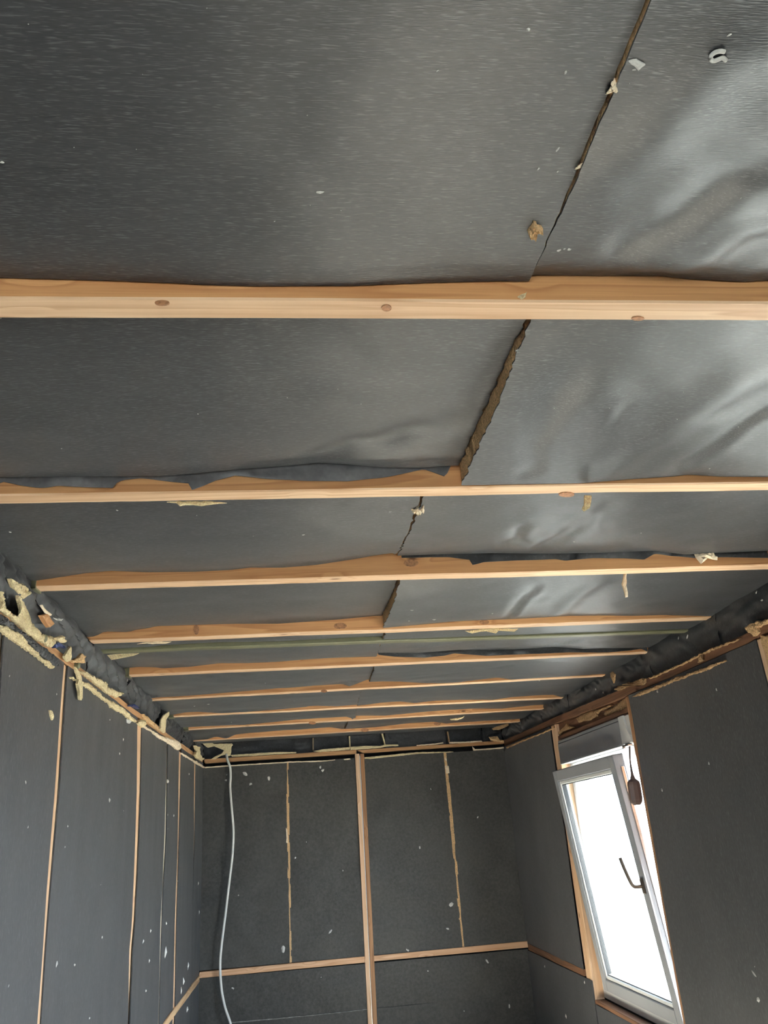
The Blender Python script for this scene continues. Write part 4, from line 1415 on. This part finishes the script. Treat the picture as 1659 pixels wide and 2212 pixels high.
def on_surf(pts, lift=.002):
    out = []
    N = Vector((0, 0, 0))
    for u, v in pts:
        s = surf(u, v)
        if s:
            out.append(s[0] + s[1] * lift)
            N += s[1]
    return out, N.normalized()


def CT(pts):
    return [(900 + u / 2.186, v / 2.186) for u, v in pts]


for k, (nm, pts, mt, lab, cat, pf) in enumerate((
        ('wool_tuft', CT([(520, 1085), (545, 1060), (550, 1040), (565, 1045), (560, 1060), (590, 1065), (597, 1080), (570, 1095), (555, 1112), (530, 1105)]), 'wool', 'tan wool tuft poking through ceiling felt before the ninth joist', 'tuft', .010),
        ('lint_fluff', CT([(1000, 285), (1040, 275), (1060, 290), (1080, 300), (1060, 315), (1045, 330), (1030, 305)]), 'lint', 'wispy white fluff beside the brown ceiling seam', 'fluff', .0015),
        ('wool_tuft', CT([(752, 780), (765, 768), (785, 772), (775, 795), (760, 800)]), 'paper', 'small pale tear tuft at the middle of the long ceiling seam', 'tuft', .004),
        ('wool_tuft', CT([(895, 430), (915, 400), (935, 370), (945, 400), (940, 430), (910, 440)]), 'paper', 'crumbly pale wool clump where the brown ceiling seam narrows', 'tuft', .006),
        ('wool_tuft', [(888, 1099), (902, 1094), (915, 1090), (916, 1103), (904, 1108), (894, 1103)], 'paper', 'cream wool tuft at the ceiling seam under the eighth joist', 'tuft', .008))):
    P3, N = on_surf(pts)
    if len(P3) > 2:
        o = patch(nm, P3, N, mt, None, .004, .0012, pf, .004, 300 + k)
        tag(o, lab, cat)

P3, N = on_surf(CT([(1452, 238), (1428, 234), (1402, 243), (1385, 262), (1398, 281), (1425, 272), (1444, 266), (1458, 278)]), .0025)
bm = bmesh.new()
tube_bm(bm, spline(P3, 4), .0023, 7)
tag(bm_obj('fibre_curl', bm, 'lint', None, True), 'white C-shaped fibre curl stuck to the ceiling felt', 'fibre')

# scattered lint flecks: uncountable specks, one object
spots = [(1141, 63, 9), (945, 152, 6), (690, 414, 15), (4, 350, 8), (1205, 322, 9), (1222, 155, 8), (1208, 540, 10), (1230, 538, 9), (1220, 537, 7), (780, 872, 5), (655, 1155, 6), (843, 1105, 6), (1117, 757, 10), (22, 1149, 6), (253, 1102, 6),
         (890, 1318, 7), (938, 1338, 8), (1063, 1325, 6), (883, 1341, 6), (1240, 1170, 5), (1385, 1151, 4), (1532, 1012, 5), (1575, 75, 6), (1163, 364, 7), (1205, 370, 6), (1370, 150, 6), (500, 1560, 4), (420, 1525, 5), (450, 1521, 6), (275, 1470, 5),
         (266, 1597, 7), (258, 1628, 7), (362, 1687, 8), (236, 1728, 11), (140, 1830, 5), (60, 1787, 5), (220, 2025, 8), (122, 2083, 9), (161, 2084, 8), (325, 2010, 8), (309, 2033, 10), (357, 2057, 16), (322, 2075, 8), (359, 1995, 8), (315, 2140, 8),
         (396, 2120, 14), (404, 2181, 12), (391, 2140, 9), (193, 2200, 6), (18, 2130, 5), (375, 1762, 7), (428, 1908, 8), (430, 1970, 6), (20, 1460, 5), (122, 1500, 5), (237, 1555, 6), (406, 2085, 11), (362, 1760, 5), (408, 1672, 6), (420, 1700, 5), (55, 1690, 6), (146, 1785, 6),
         (530, 1672, 9), (581, 1681, 9), (541, 1694, 6), (488, 1686, 5), (692, 1658, 6), (697, 1664, 6), (612, 2050, 12), (975, 1955, 9), (967, 2006, 6), (714, 2012, 7), (1052, 2076, 7), (880, 2052, 6), (907, 1830, 5), (638, 1853, 5), (503, 2135, 5), (1032, 1765, 4), (1100, 2174, 5), (565, 1640, 5),
         (1532, 1650, 7), (1430, 1707, 8), (1177, 2088, 6), (1223, 2195, 8), (1263, 2122, 8), (1629, 2103, 10), (1638, 2160, 10), (1485, 1376, 8), (1466, 1378, 7), (1634, 1280, 7), (1646, 1297, 7), (1420, 1494, 8), (1548, 1490, 6), (1165, 1470, 5), (1287, 1488, 7), (1303, 1496, 5)]
r2 = random.Random(99)
for _ in range(70):
    u, v = r2.uniform(0, 1659), r2.uniform(0, 2212)
    if 1180 < u < 1480 and v > 1540:
        continue
    spots.append((u, v, r2.uniform(1.6, 3.0)))
lint = {}
for (u, v, s) in spots:
    h = surf(u, v)
    if not h or 'felt' not in h[2].name:
        continue
    loc, nrm, ob = h
    V, Fs = lint.setdefault(ob.parent.name if ob.parent else ob.name, ([], []))
    dist = (loc - Vector(EYE)).length
    size = s * .5 / F * dist
    t1 = nrm.orthogonal().normalized()
    t2 = nrm.cross(t1)
    ang = r2.uniform(0, math.pi)
    el = r2.uniform(1.0, 2.4)
    n0 = len(V)
    K = 7
    for k in range(K):
        a = 2 * math.pi * k / K
        rr = size * r2.uniform(.55, 1.15)
        p, q = rr * el ** .5 * math.cos(a), rr / el ** .5 * math.sin(a)
        x = p * math.cos(ang) - q * math.sin(ang)
        y = p * math.sin(ang) + q * math.cos(ang)
        V.append(loc + t1 * x + t2 * y + nrm * .0006)
    V.append(loc + nrm * (.001 + size * .35))
    V.append(loc - nrm * .001)
    for k in range(K):
        Fs.append([n0 + k, n0 + (k + 1) % K, n0 + K])
        Fs.append([n0 + (k + 1) % K, n0 + k, n0 + K + 1])
for pn, (V, Fs) in lint.items():
    o = mesh_obj('lint', [tuple(v) for v in V], Fs, 'lint', bpy.data.objects[pn])
    tag(o, 'white lint specks on the felt', kind='stuff')
